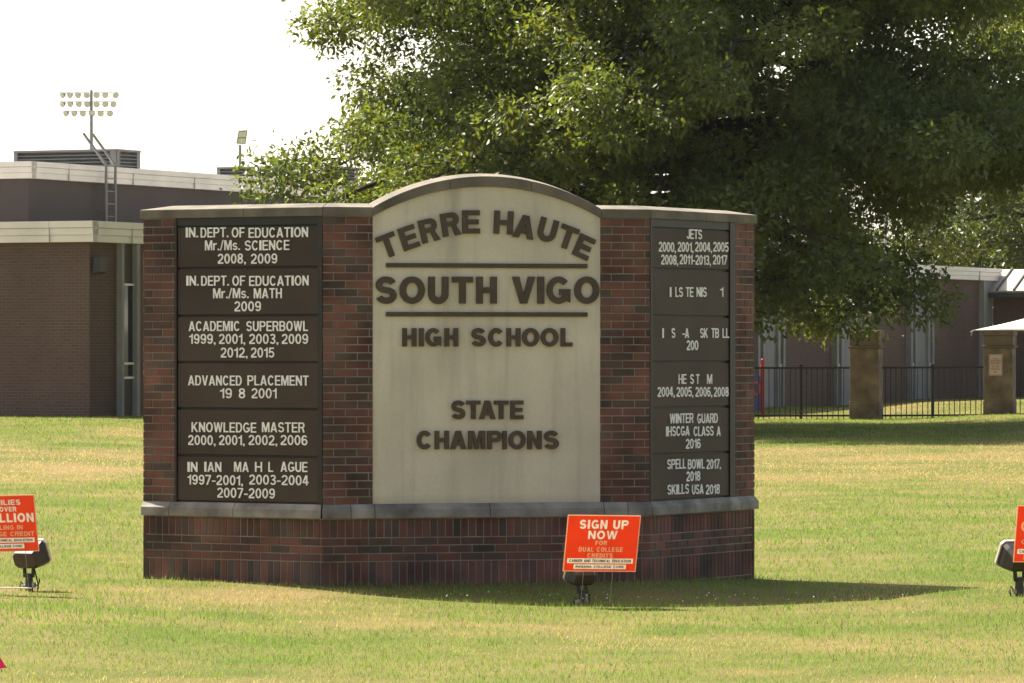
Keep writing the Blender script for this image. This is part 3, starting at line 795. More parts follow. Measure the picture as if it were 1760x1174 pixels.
    # the two plaque boards
    def board(P, u0, u1, ztops, lines, fr_l, fr_r):
        mb = MB()
        z0, z1 = Z_LEDGE1 + .002, Z_COP0 - .001
        pbox(mb, P, u0, u1, z0, z1, -.099, -.03)                      # case back
        pbox(mb, P, u0, u0 + fr_l, z0, z1, -.03, .004); pbox(mb, P, u1 - fr_r, u1, z0, z1, -.03, .004)
        pbox(mb, P, u0 + fr_l, u1 - fr_r, ztops[0] + .004, z1, -.03, -.004)
        fr = mb.build('plaque_frame', M['frame'], SIGN)
        for i in range(6):
            mb = MB(); pbox(mb, P, u0 + fr_l + .006, u1 - fr_r - .006, ztops[i + 1] + .011, ztops[i] - .011, -.029, -.008)
            pq = mb.build('plaque', M['plaque'], SIGN, bevel=.003)
            for toks in lines[i]:
                y = toks[0]
                for s, x0, x1 in toks[1:]:
                    mb = MB()
                    a, zc = P.uz(x0, y); b2, zc2 = P.uz(x1, y); zc = (zc + zc2) / 2
                    put_text(mb, s, lambda u, z, o: P.p(u, z, -.007 + o), a, b2, zc - .043, zc + .043, .006, bold=0.16)
                    mb.build('lettering', M['white'], pq)
    zt = [3.063, 2.700, 2.288, 1.886, 1.485, 1.078, .680]
    LT = [[(399.5, ('IN.', 319, 340), ('DEPT.', 344.5, 392), ('OF', 398, 420), ('EDUCATION', 427, 529)), (421.5, ('Mr./Ms.', 352, 412), ('SCIENCE', 420.5, 497)), (444.5, ('2008,', 374, 422), ('2009', 431, 476))],
          [(482.5, ('IN.', 320, 341), ('DEPT.', 345.5, 393), ('OF', 399, 421), ('EDUCATION', 428, 530)), (504, ('Mr./Ms.', 366, 427), ('MATH', 436, 484)), (526.5, ('2009', 402.5, 448))],
          [(560.5, ('ACADEMIC', 324, 412), ('SUPERBOWL', 423, 529)), (582.5, ('1999,', 325, 370), ('2001,', 376, 421), ('2003,', 428, 478), ('2009', 484, 529)), (606, ('2012,', 379, 425), ('2015', 431, 471))],
          [(654, ('ADVANCED', 323, 415), ('PLACEMENT', 425, 530)), (676, ('19', 378, 398), ('8', 410, 421), ('2001', 432, 475))],
          [(734.5, ('KNOWLEDGE', 329, 440), ('MASTER', 450, 523)), (756.5, ('2000,', 323, 370), ('2001,', 376, 420), ('2002,', 427, 476), ('2006', 482, 528))],
          [(802.5, ('IN', 322, 339), ('IAN', 351, 380), ('MA', 402, 427), ('H', 438, 450), ('L', 461, 469), ('AGUE', 482, 528)), (825, ('1997-2001,', 322, 417), ('2003-2004', 428, 530)), (847.5, ('2007-2009', 373, 472))]]
    RT = [[(402.5, ('JETS', 1181, 1207)), (424.5, ('2000,', 1133, 1162), ('2001,', 1165.5, 1192), ('2004,', 1195.5, 1224), ('2005', 1226.5, 1252.5)), (446.5, ('2008,', 1137, 1166), ('2011-2013,', 1169, 1222), ('2017', 1226, 1250))],
          [(502, ('I', 1152, 1154.3), ('LS', 1161.5, 1174), ('TE', 1179.5, 1192), ('NIS', 1198, 1215), ('1', 1238.5, 1243.5))],
          [(572.5, ('I', 1139, 1141.3), ('S', 1155, 1161), ('-', 1173.5, 1177.5), ('A', 1178, 1184.5), ('SK', 1204, 1217), ('TB', 1223.5, 1236), ('LL', 1242.5, 1254)), (593.5, ('200', 1181, 1200.5))],
          [(651.5, ('HE', 1167, 1180), ('S', 1187, 1193), ('T', 1197, 1202.5), ('M', 1216, 1224.5)), (673.5, ('2004,', 1131, 1160), ('2005,', 1163.5, 1192), ('2006,', 1196, 1224.5), ('2008', 1227.5, 1252.5))],
          [(719, ('WINTER', 1152, 1192), ('GUARD', 1199, 1234)), (741, ('IHSCGA', 1145.5, 1185.5), ('CLASS', 1193, 1227), ('A', 1232.5, 1239)), (762.5, ('2016', 1179.5, 1204.5))],
          [(797.5, ('SPELL', 1147.5, 1179.5), ('BOWL', 1183, 1211.5), ('2017,', 1215, 1239.5)), (818.5, ('2018', 1180.5, 1204)), (841, ('SKILLS', 1148, 1184.5), ('USA', 1190, 1209.5), ('2018', 1214, 1237.5))]]
    board(PL, PL.u(300) + .003, LW - .006, zt, LT, .020, .045)
    board(PR, .006, PR.u(1263.5) - .003, zt, RT, .035, .10)
make_sign()
exec_rest = True
# ------------------------------------------------------------------ lawn signs
def lawn_sign(center_px, Y, U, V, W, H, lines, strips, label, stakes):
    U = np.array(U, float); U /= np.linalg.norm(U); V = np.array(V, float); V -= U * V.dot(U); V /= np.linalg.norm(V)
    N = np.cross(U, V); N = N if N[1] < 0 else -N
    c = np.array(px(center_px[0], center_px[1], Y))
    gz = float(ground_z(c[0], c[1]))
    root = empty('lawn_sign', (c[0], c[1], gz), label, 'lawn sign', 'orange lawn signs in front of the monument sign')
    def at(u, v, o): return tuple(c + U * (u - .5) * W + V * (.5 - v) * H + N * o)
    def uv(paths): return paths
    T = []                                           # every run of print as outlines in panel metres
    for t_, u0, u1, v0, v1, mm in lines: T += [(w_, mm) for w_ in text_outlines(t_, u0 * W, u1 * W, (1 - v1) * H, (1 - v0) * H, .25)]
    S = []
    for t_, u0, u1, v0, v1 in strips:
        rect = [(u0 * W, (1 - v1) * H), (u1 * W, (1 - v1) * H), (u1 * W, (1 - v0) * H), (u0 * W, (1 - v0) * H)]
        S.append((rect, text_outlines(t_, (u0 + .03) * W, (u1 - .03) * W, (1 - v1 + .022) * H, (1 - v0 - .022) * H, .21)))
    def place(c, th): return at(c[0] / W, 1 - c[1] / H, c[2] * th)
    def piece(name, paths, m_, parent, th=.004):
        co, fs = outline_mesh(paths); q = MB(); put_shape(q, co, fs, lambda c: place(c, th)); return q.build(name, m_, parent)
    b_ = .008
    inner = [(b_, b_), (W - b_, b_), (W - b_, H - b_), (b_, H - b_)]
    pan = piece('sign_panel', [inner] + [p for t_, _ in T for p in t_] + [r_ for r_, _ in S], M['orange'], root)
    piece('sign_border', [[(0, 0), (W, 0), (W, H), (0, H)], inner], M['sign_pale'], pan)
    for t_, mm in T: piece('lettering', t_, M[mm], pan)
    for r_, t_ in S:
        st = piece('text_strip', [r_] + [p for w_ in t_ for p in w_], M['sign_white'], pan)
        for w_ in t_: piece('lettering', w_, M['sign_black'], st)
    for us in stakes:
        top = np.array(at(us, .55, -.006)); bot = np.array(at(us, 1.0, -.006)); d = bot - top; d /= np.linalg.norm(d)
        g = bot + d * .1
        for _ in range(40):
            if g[2] < float(ground_z(g[0], g[1])) - .05: break
            g = g + d * .02
        mb = MB(); mb.tube([top, bot, g], .0028, 6); mb.build('stake', M['wire'], root)
    return root

lawn_sign((1034.5, 934), 38.1, (.95, .31, -.022), (.10, -.2, .97), .632, .478,
          [('SIGN UP', .17, .84, .085, .245, 'sign_white'), ('NOW', .30, .70, .275, .425, 'sign_white'), ('FOR', .41, .57, .45, .53, 'sign_pale'), ('DUAL COLLEGE', .19, .795, .565, .65, 'sign_pale'), ('CREDITS', .315, .665, .675, .755, 'sign_pale')],
          [('CAREER AND TECHNICAL EDUCATION', .045, .95, .765, .855), ('INDIANA COLLEGE CORE', .14, .86, .872, .955)],
          'orange lawn sign reading SIGN UP NOW, leaning right in front of the brick base', (.29, .69))
lawn_sign((1.5, 900), 38.3, (.96, -.26, .030), (-.205, -.12, .97), .63, .475,
          [('FAMILIES', .28, .80, .08, .175, 'sign_white'), ('OVER', .50, .735, .205, .29, 'sign_white'), ('MILLION', .30, .965, .32, .48, 'sign_white'), ('ENROLLING IN', .18, .80, .53, .61, 'sign_pale'), ('COLLEGE CREDIT', .14, .955, .645, .725, 'sign_pale')],
          [('CAREER AND TECHNICAL EDUCATION', .045, .95, .755, .84), ('INDIANA COLLEGE CORE', .14, .80, .86, .945)],
          'orange lawn sign with the word MILLION, leaning left beside a ground floodlight', (.33, .80))
lawn_sign((1808, 918), 38.4, (.95, .31, -.02), (.145, -.1, .97), .66, .475,
          [('C', .07, .17, .28, .45, 'sign_pale'), ('COLLEGE', .09, .72, .60, .68, 'sign_pale')],
          [('CAREER AND TECHNICAL EDUCATION', .045, .95, .765, .855), ('INDIANA COLLEGE CORE', .14, .86, .872, .955)],
          'orange lawn sign cut off at the photo edge, right of the monument sign', (.3, .7))

# ------------------------------------------------------------------ ground floodlights (built once, then copied)
def make_floodlight():
    root = empty('ground_floodlight', (0, 0, 0), None, 'floodlight', 'ground floodlights aimed at the monument sign')
    # housing: a tapered trough, wide lens side towards +y and tilted up, narrow back towards the street
    mb = MB()
    ca, sa = cos(radians(28)), sin(radians(28))
    def T(x, y, z): return (x, y * ca - z * sa, .33 + y * sa + z * ca)
    prof = [(-.10, -.115, .060), (-.085, -.125, .082), (.02, -.150, .110), (.09, -.158, .122)]   # y, half width, half height
    rings = []
    for y, w, h in prof:
        w = abs(w); b = len(mb.v); c = .03
        for x, z in ((-w + c, -h), (w - c, -h), (w, -h + c), (w, h - c), (w - c, h), (-w + c, h), (-w, h - c), (-w, -h + c)): mb.v.append(T(x, y, z))
        rings.append(b)
    for i in range(len(rings) - 1):
        for k in range(8): q = (k + 1) % 8; mb.face((rings[i] + k, rings[i] + q, rings[i + 1] + q, rings[i + 1] + k))
    mb.face([rings[0] + k for k in range(8)][::-1]); mb.face([rings[-1] + k for k in range(8)])
    hs = mb.build('lamp_housing', M['housing'], root, bevel=.006)
    mb = MB()
    w, h, c = .166, .130, .034
    for y in (.092, .118):
        for x, z in ((-w + c, -h), (w - c, -h), (w, -h + c), (w, h - c), (w - c, h), (-w + c, h), (-w, h - c), (-w, -h + c)): mb.v.append(T(x, y, z))
    for k in range(8): q = (k + 1) % 8; mb.face((k, q, 8 + q, 8 + k))
    mb.face(range(8)); mb.face([8 + k for k in range(8)])
    mb.build('lens_bezel', M['bezel'], hs, bevel=.004)
    mb = MB(); mb.quad([T(-.14, .1205, -.10), T(.14, .1205, -.10), T(.14, .1205, .10), T(-.14, .1205, .10)]); mb.build('lens', M['glass'], hs)
    for sx in (-1, 1):
        mb = MB(); mb.hexa([(sx * .042 - .012, -.02, .13), (sx * .042 + .012, -.02, .13), (sx * .042 + .012, .012, .13), (sx * .042 - .012, .012, .13),
                            (sx * .05 - .012, -.02, .24), (sx * .05 + .012, -.02, .24), (sx * .05 + .012, .012, .24), (sx * .05 - .012, .012, .24)])
        mb.build('yoke_arm', M['black'], root, bevel=.003)
    mb = MB(); mb.tube([(0, 0, -.12), (0, 0, .03), (0, 0, .155)], [.040, .040, .036], 14); mb.tube([(0, 0, .155), (0, 0, .17)], [.055, .055], 14)
    mb.build('post', M['housing'], root)
    for q in ((-.07, -.035, -.02, .02, .02, .06), (.038, .065, -.02, .02, .035, .085)):
        mb = MB(); mb.box(*q); mb.build('junction_box', M['galv'], root, bevel=.004)
    for pts in ([(.055, 0, .23), (.075, .0, .15), (.095, 0, .08), (.10, 0, .05), (.085, 0, -.02)], [(.05, .01, .07), (.085, .02, .05), (.10, .02, .09), (.11, .01, .12)], [(-.055, 0, .05), (-.09, 0, .09), (-.10, 0, .04), (-.075, 0, -.03)]):
        mb = MB(); mb.tube(pts, .007, 6); mb.build('cable', M['black'], root)
    return root
fl = make_floodlight()
spots = [(50, 1024, 38.9, -24, 'dark ground floodlight behind the lawn sign reading MILLION', .88),
         (1000, 1041, 38.45, 26, 'dark ground floodlight half hidden behind the SIGN UP NOW lawn sign', .74),
         (1752, 1028, 39.0, 28, 'dark ground floodlight behind the lawn sign at the right photo edge', .95)]
for i, (x, y, Y, a, lab, k) in enumerate(spots):
    o = fl if i == 0 else copy_tree(fl)
    X = (x - 880) / F_PX * Y
    o.location = (X, Y, float(ground_z(X, Y))); o.rotation_euler = (0, 0, radians(a)); o.scale = (k, k, k); o['label'] = lab

# white rod on the grass beside the left floodlight, pink marker flag in the near corner
mb = MB(); Xr, Yr = (-.110 * 38.8), 38.75
mb.tube([(Xr - .5, Yr - .02, float(ground_z(Xr - .5, Yr)) + .032), (Xr + .27, Yr, float(ground_z(Xr + .27, Yr)) + .034)], .006, 8)
tag(mb.build('white_rod', M['white_rod'], None), 'thin white rod lying on the grass at the foot of the left floodlight', 'rod')
Xf, Yf = px(2, 1160, 29.3)[:2]
gz = float(ground_z(Xf, Yf))
FLG = empty('marker_flag', (Xf - .02, Yf, gz), 'small pink marker flag on a wire in the near lawn corner', 'flag')
mb = MB(); mb.tube([(Xf - .035, Yf, gz - .05), (Xf - .03, Yf, gz + .10)], .0016, 6); mb.build('flag_wire', M['wire'], FLG)
mb = MB(); n = 8
for i in range(n + 1):
    t = i / n; w = .006 * math.sin(t * 5)
    a = (Xf - .03 + .050 * t, Yf + w, gz + .097 - .050 * t * t); b = (Xf - .032 + .072 * t, Yf + w, gz + .016 + .01 * t)
    for q in (a, b): mb.v += [(q[0], q[1] - .0006, q[2]), (q[0], q[1] + .0006, q[2])]
for i in range(n):
    k = 4 * i; q = k + 4
    mb.face((k, q, q + 2, k + 2)); mb.face((k + 1, k + 3, q + 3, q + 1)); mb.face((k, k + 1, q + 1, q)); mb.face((k + 2, q + 2, q + 3, k + 3))
mb.face((0, 2, 3, 1)); mb.face((4 * n, 4 * n + 1, 4 * n + 3, 4 * n + 2))
mb.build('flag_film', M['pink'], FLG)

# ------------------------------------------------------------------ school, left block
A25 = radians(25)
DR = (sin(A25), cos(A25)); DLm = (cos(A25), -sin(A25))        # along the right faces (going away), along the left faces (coming nearer)
def fascia(name, parent, P, u0, u1, z0, z1, base, ext0=0.0, ext1=0.0):
    mb = MB(); h = (z1 - z0) / 3
    for i in range(3):
        pbox(mb, P, u0 - ext0, u1 + ext1, z0 + i * h + .006, z0 + (i + 1) * h - .006, base - .12, base + .10 + .02 * i)
    pbox(mb, P, u0 - ext0, u1 + ext1, z0 + .002, z1 - .004, base - .118, base + .085)
    o = mb.build(name, M['fascia'], parent)
    jn = MB(); u = u0 + 1.6
    while u < u1 - .5:
        pbox(jn, P, u, u + .012, z0 + .003, z1 - .005, base - .1, base + .1405); u += 3.05
    jn.build('panel_joint', M['fascia_low'], o)
    return o

SCH = empty('school_building', (-9.06, 100, .5), 'dark brown brick school block with two tiers of cream fascia, left of the sign', 'building')
c0 = px(155, 379, 100)
Z0, ZF0, ZF1 = 0.2, 4.30, 4.76
PLr = Plane(c0[0], c0[1], DR[0], DR[1])                       # right face
PLl = Plane(c0[0] - DLm[0] * 30, c0[1] - DLm[1] * 30, DLm[0], DLm[1])   # left face, ends at the corner
def block(name, parent, Pl, Pr, wl_, wr_, z0, z1, inset, material, uv=True):
    mb = MB()
    # left face, right face, roof
    a, b = Pl.p(0, z0, -inset), Pl.p(wl_ - inset, z0, -inset); c, d = Pr.p(inset, z0, -inset), Pr.p(wr_, z0, -inset)
    e = Pl.p(0, z0, -wr_)
    up = lambda p, z: (p[0], p[1], z)
    mb.quad([a, b, up(b, z1), up(a, z1)], [(0, z0), (wl_, z0), (wl_, z1), (0, z1)])
    mb.quad([b, d, up(d, z1), up(b, z1)], [(0, z0), (wr_, z0), (wr_, z1), (0, z1)])
    mb.quad([d, e, up(e, z1), up(d, z1)], [(0, z0), (wl_, z0), (wl_, z1), (0, z1)])
    mb.quad([e, a, up(a, z1), up(e, z1)], [(0, z0), (wr_, z0), (wr_, z1), (0, z1)])
    w = mb.build(name, material, parent)
    rb = MB(); rb.quad([up(a, z1 - .05), up(b, z1 - .05), up(d, z1 - .05), up(e, z1 - .05)]); rb.build('roof', M['roof'], parent)
    return w
block('wall', SCH, PLl, PLr, 30, 34, Z0, ZF1 - .06, .04, M['school_brick'])
fascia('fascia', SCH, PLl, 0, 30, ZF0, ZF1, 0.0, 0, .13)
fascia('fascia', SCH, PLr, .0, 34, ZF0, ZF1, 0.0, -.125, 0)
# tall window slot in the right face
u0, u1 = PLr.u(203), PLr.u(235)
mb = MB(); 
for a, b in ((u0, u0 + .10), (u1 - .16, u1 - .02)): pbox(mb, PLr, a, b, Z0, ZF0, -.06, .10)
mb.build('window_fin', M['concrete'], SCH)
mb = MB(); pbox(mb, PLr, u0 + .10, u1 - .16, Z0, 1.35, -.06, -.02); pbox(mb, PLr, u0 + .10, u1 - .16, 3.42, ZF0, -.06, -.02); mb.build('spandrel_panel', M['dark_wall'], SCH)
mb = MB()
for z in (1.35, 1.66, 3.38): pbox(mb, PLr, u0 + .10, u1 - .16, z, z + .05, -.06, .03)
wf = mb.build('window_frame', M['fascia'], SCH)
mb = MB(); pbox(mb, PLr, u0 + .10, u1 - .16, 1.40, 3.38, -.05, -.015); mb.build('window_pane', M['glass'], wf)
# wall lamp
ul = PLr.u(158); zl = px(167, 457, 100.7)[2]
mb = MB()
pts = []
for u, o, z in ((.0, .0, -.20), (.34, .0, -.20), (.34, .15, -.15), (.0, .15, -.15), (.0, .0, .19), (.34, .0, .19), (.34, .17, .17), (.0, .17, .17)):
    pts.append(PLr.p(ul + .02 + u, zl + z, o))
mb.hexa(pts); mb.build('wall_lamp', M['housing'], SCH, bevel=.02)
# upper block
UPB = (px(50, 277, 108)[0], 108.0)
PUr = Plane(UPB[0], UPB[1], DR[0], DR[1]); PUl = Plane(UPB[0] - DLm[0] * 25, UPB[1] - DLm[1] * 25, DLm[0], DLm[1])
ZU0, ZU1 = 5.96, 6.36
block('upper_wall', SCH, PUl, PUr, 25, 32, ZF1 - .12, ZU1 - .05, .04, M['dark_wall'])
fascia('upper_fascia', SCH, PUl, 0, 25, ZU0, ZU1, 0.0, 0, .13)
fascia('upper_fascia', SCH, PUr, 0, 32, ZU0, ZU1, 0.0, -.125, 0)
# roof ladder
LAD = MB()
for xx in (166, 182):
    u = PUr.u(xx)
    LAD.tube([PUr.p(u, ZF1 - .1, .26), PUr.p(u, ZU1 + .02, .26), PUr.p(u, ZU1 + .78, -.36)], .035, 8)
for i in range(6):
    z = ZF1 + .1 + i * .3
    LAD.tube([PUr.p(PUr.u(166), z, .26), PUr.p(PUr.u(182), z, .26)], .014, 6)
for z in (5.3, 5.85):
    for xx in (166, 182): LAD.tube([PUr.p(PUr.u(xx), z, .26), PUr.p(PUr.u(xx), z, -.03)], .014, 6)
LAD.build('roof_ladder', M['louvre_frame'], SCH)

def louvre_unit(xc, yc, Y, wl_, wr_, ztop, h, label):
    X = (xc - 880) / F_PX * Y
    root = empty('rooftop_louvre', (X, Y, ztop - h), label, 'roof unit', 'louvred units on the school roof')
    Pr = Plane(X, Y, DR[0], DR[1]); Pl = Plane(X - DLm[0] * wl_, Y - DLm[1] * wl_, DLm[0], DLm[1])
    z0 = ztop - h
    mb = MB()
    for P, w in ((Pl, wl_), (Pr, wr_)):
        pbox(mb, P, 0, w, ztop - .05, ztop, -.3, .05); pbox(mb, P, 0, w, z0, z0 + .06, -.3, .03)
        for u in ((0, .10), (w - .16, w)): pbox(mb, P, u[0], u[1], z0 + .06, ztop - .05, -.2, .03)
    mb.build('casing', M['louvre_frame'], root)
    mb = MB()
    n = int(h / .10)
    for P, w in ((Pl, wl_), (Pr, wr_)):
        for i in range(n):
            z = z0 + .07 + i * (h - .13) / n
            mb.hexa([P.p(.1, z, .02), P.p(w - .16, z, .02), P.p(w - .16, z + .01, -.09), P.p(.1, z + .01, -.09), P.p(.1, z + .015, .02), P.p(w - .16, z + .015, .02), P.p(w - .16, z + .075, -.09), P.p(.1, z + .075, -.09)])
        pbox(mb, P, .1, w - .16, z0 + .05, ztop - .05, -.2, -.10)
    mb.build('louvre_blades', M['louvre'], root)
    mb = MB(); e = Pl.p(0, ztop - .01, -wr_)
    mb.quad([Pl.p(0, ztop - .01, 0), Pl.p(wl_, ztop - .01, 0), Pr.p(wr_, ztop - .01, 0), e])
    mb.quad([Pl.p(0, z0, -.05), e[:2] + (z0,), e, Pl.p(0, ztop - .01, -.05)]); mb.quad([Pr.p(wr_, z0, -.05), e[:2] + (z0,), e, Pr.p(wr_, ztop - .01, -.05)])
    mb.build('unit_top', M['louvre_frame'], root)
louvre_unit(200, 256, 116, 2.95, 1.15, 2 + 344 * 116 / 8000, .75, 'long low grey louvred unit on the school roof behind the ladder')
louvre_unit(560, 284, 134, 3.55, 2.0, 2 + 316 * 134 / 8000, 1.0, 'louvred roof unit farther back, below the square floodlight')

# ------------------------------------------------------------------ stadium lights
SX, SY = px(157, 0, 320)[:2]
ST = empty('stadium_light', (SX, SY, 0), 'tall pole with three rows of round stadium lamps above the school roof', 'stadium light')
mb = MB(); mb.tube([(SX, SY, -.2), (SX, SY, 10), px(157, 155, 320)], [.22, .16, .10], 10); mb.build('pole', M['galv'], ST)
rows = [(163.5, [107, 120, 134, 149, 166, 181, 199]), (179, [107, 120.5, 135.5, 150, 166, 181, 195]), (195, [113, 127.5, 142.5, 158, 173, 189])]
for y, xs in rows:
    mb = MB(); mb.tube([px(xs[0] - 4, y - 4, 320.35), px(xs[-1] + 4, y - 4, 320.35)], .035, 6); mb.build('cross_arm', M['galv'], ST)
for y, xs in rows:
    for x in xs:
        c = np.array(px(x, y, 319.9)); yaw = radians((x - 165) * .7); pit = radians(-18)
        d = np.array((sin(yaw), -cos(yaw) * cos(pit), sin(pit))); d /= np.linalg.norm(d)
        mb = MB(); mb.tube([c - d * .30, c - d * .16, c, c + d * .02], [.06, .16, .215, .225], 14); h = mb.build('lamp_head', M['galv'], ST)
        mb = MB(); mb.tube([c + d * .022, c + d * .05], [.20, .10], 14); mb.build('lamp_reflector', M['lampglass'], h)
FX, FY = px(413, 0, 240)[:2]
FP = empty('floodlight_pole', (FX, FY, 0), 'slim pole with one small square floodlight, between school roof and tree', 'floodlight')
mb = MB(); mb.tube([(FX, FY, -.2), px(412.5, 249, 240)], [.10, .075], 8); mb.build('pole', M['galv'], FP)
mb = MB()
a, b, c, d = px(410, 225, 239.7), px(425.5, 224, 239.9), px(422, 248, 240.2), px(406, 247, 240.0)
o = np.array((.0, .10, .04))
P4 = [np.array(q) for q in (d, c, b, a)]
mb.hexa([tuple(q) for q in (P4[0], P4[1], P4[1] + o, P4[0] + o, P4[3], P4[2], P4[2] + o, P4[3] + o)])
hd = mb.build('lamp_head', M['galv'], FP)
mb = MB(); q0, q1, q2, q3 = [p + np.array((0, -.02, 0)) for p in P4]
L_ = lambda s, t: tuple((q0 * (1 - s) + q1 * s) * (1 - t) + (q3 * (1 - s) + q2 * s) * t)
mb.quad([L_(.1, .06), L_(.9, .06), L_(.9, .42), L_(.1, .42)]); mb.quad([L_(.1, .5), L_(.9, .5), L_(.9, .92), L_(.1, .92)])
mb.build('lamp_reflector', M['lampglass'], hd)

# ------------------------------------------------------------------ school, right block
RX, RY = px(1288, 0, 116)[:2]
PB = Plane(RX, RY, DR[0], DR[1])
RSC = empty('school_wing', (RX, RY, .5), 'low brown brick school wing with pale window bays behind the black fence', 'building')
RLEN = PB.u(1703); ZR1 = 4.30
mb = MB()
w0, w1 = PB.p(0, .2, 0), PB.p(RLEN, .2, 0)
def ubox(name, P, u0, u1, z0, z1, o0, o1, material, parent, uv=True):
    m_ = MB(); pbox(m_, P, u0, u1, z0, z1, o0, o1, uv=uv); return m_.build(name, material, parent)
ubox('wall', PB, -6, RLEN, .1, ZR1 - .3, -14, -.02, M['school_brick'], RSC)
fascia('fascia', RSC, PB, -6, RLEN + .6, ZR1 - .36, ZR1, .0)
ubox('roof', PB, -6, RLEN, ZR1 - .30, ZR1 - .05, -14, -.05, M['roof'], RSC)
for ub in (.25, 5.72, 11.32, 17.3):
    wd = 1.85
    if ub > 17: 
        ubox('window_fin', PB, ub, ub + .16, .1, ZR1 - .37, -.1, .14, M['concrete'], RSC); ubox('end_panel', PB, ub + .16, RLEN + .02, .1, ZR1 - .37, -.1, .05, M['panel_grey'], RSC); continue
    m_ = MB()
    for a in (0, .34, 1.36, 1.70): pbox(m_, PB, ub + a, ub + a + .14, .1, ZR1 - .37, -.1, .14)
    m_.build('window_fin', M['concrete'], RSC)
    ubox('bay_panel', PB, ub + .48, ub + 1.36, .1, ZR1 - .37, -.1, .06, M['panel_grey'], RSC)
    for a in (.14, 1.50):
        m_ = MB()
        for z in (.1, 1.55, 3.45): pbox(m_, PB, ub + a, ub + a + .20, z, z + .07, -.08, .09)
        wf = m_.build('window', M['fascia'], RSC)
        m_ = MB(); pbox(m_, PB, ub + a, ub + a + .20, .17, 1.55, -.08, .04); pbox(m_, PB, ub + a, ub + a + .20, 1.62, 3.45, -.08, .04); pbox(m_, PB, ub + a, ub + a + .20, 3.52, ZR1 - .38, -.08, .04)
        m_.build('pane', M['glass'], wf)
# cross wing with tan metal roof
ce = px(1704, 500, PB.p(RLEN, 0)[1])
PW = Plane(ce[0] + PB.n[0] * -.0, ce[1], DLm[0], DLm[1])
ubox('cross_wall', PW, 0.05, 12, .1, 3.58, -6, 0.0, M['school_brick'], RSC)
ze, zr = 2 + 100 * ce[1] / 8000, 2 + 138 * ce[1] / 8000
mb = MB()
e0, e1, r0, r1 = PW.p(-.25, ze, .35), PW.p(12.3, ze, .35), PW.p(-.25, zr, -1.0), PW.p(12.3, zr, -1.0)
def dn(p, k): return (p[0], p[1], p[2] - k)
mb.hexa([dn(e0, .05), dn(e1, .05), dn(r1, .05), dn(r0, .05), e0, e1, r1, r0]); mb.hexa([dn(r0, .06), dn(r1, .06), dn(PW.p(12.3, zr, -6), .06), dn(PW.p(-.25, zr, -6), .06), dn(r0, .01), dn(r1, .01), PW.p(12.3, zr - .01, -6), PW.p(-.25, zr - .01, -6)])
mr_ = mb.build('metal_roof', M['metal_roof'], RSC)
mb = MB()
for i in range(26):
    u = -.24 + i * .5
    mb.hexa([PW.p(u, ze, .35), PW.p(u + .04, ze, .35), PW.p(u + .04, zr, -1.0), PW.p(u, zr, -1.0), PW.p(u, ze + .05, .35), PW.p(u + .04, ze + .05, .35), PW.p(u + .04, zr + .05, -1.0), PW.p(u, zr + .05, -1.0)])
mb.build('roof_seams', M['seam'], mr_)
ubox('eave_gutter', PW, -.27, 12.3, ze - .19, ze - .055, .30, .40, M['seam'], RSC)
# vent pipes on the roof and a leaning pole beside the pillar
for xx, yt, w, lab in ((1590.5, 352, .045, 'thick pale vent pipe on the low school roof seen through leaves'), (1553.5, 362, .028, 'thin pale vent pipe on the low school roof, left of a thicker one')):
    u = PB.u(xx + 2); p = PB.p(u, ZR1 - .06, -1.2); top = 2 + (600 - yt) * p[1] / 8000
    mb = MB(); mb.tube([p, (p[0], p[1], top)], w, 10); mb.tube([(p[0], p[1], top), (p[0], p[1], top + .05)], w * 1.5, 10)
    tag(mb.build('vent_pipe', M['galv'], None, smooth=False), lab, 'vent pipe', 'vent pipes on the school roof')
a = px(1487.5, 690, 111.5); b = px(1494, 478, 111.5)
mb = MB(); mb.tube([(a[0], a[1], .2), b], .03, 8); mb.tube([b, (b[0] + .1, b[1], b[2] + .06)], .03, 8)
tag(mb.build('leaning_pole', M['galv'], None), 'thin pale pole leaning slightly right behind the first stone pillar', 'pole')

# ------------------------------------------------------------------ stone pillars, fence
YF = 107.0
def make_pillar(x0, ybase, ytop):
    X = (x0 - 880) / F_PX * YF
    root = empty('stone_pillar', (X, YF, 0), None, 'pillar', 'stone pillars of the black fence')
    zt = 2 + (600 - ytop) * YF / 8000
    S = .33
    def sq(mb, s, z0, z1, s1=None):
        s1 = s if s1 is None else s1
        mb.hexa([(X - s, YF - s, z0), (X + s, YF - s, z0), (X + s, YF + s, z0), (X - s, YF + s, z0), (X - s1, YF - s1, z1), (X + s1, YF - s1, z1), (X + s1, YF + s1, z1), (X - s1, YF + s1, z1)])
    mb = MB(); sq(mb, S + .015, .0, zt - 1.62); sq(mb, S, zt - 1.62, zt - .41); mb.build('shaft', M['stone'], root, bevel=.012)
    mb = MB(); sq(mb, S + .045, zt - .41, zt - .36); sq(mb, S + .012, zt - .36, zt - .13); sq(mb, S + .035, zt - .13, zt); mb.build('cap', M['stone_cap'], root, bevel=.012)
    return root
pl = make_pillar(1489, 722, 568)
for i, (x, dz, lab) in enumerate(((1489, 0, 'brown square stone pillar without a notice, under the drooping oak branches'), (1718.5, .012, 'brown square stone pillar with a small notice on its front'))):
    o = pl if i == 0 else copy_tree(pl)
    o.location = ((x - 880) / F_PX * YF, YF, dz); o.rotation_euler = (0, 0, radians(-13)); o['label'] = lab
pl2 = o
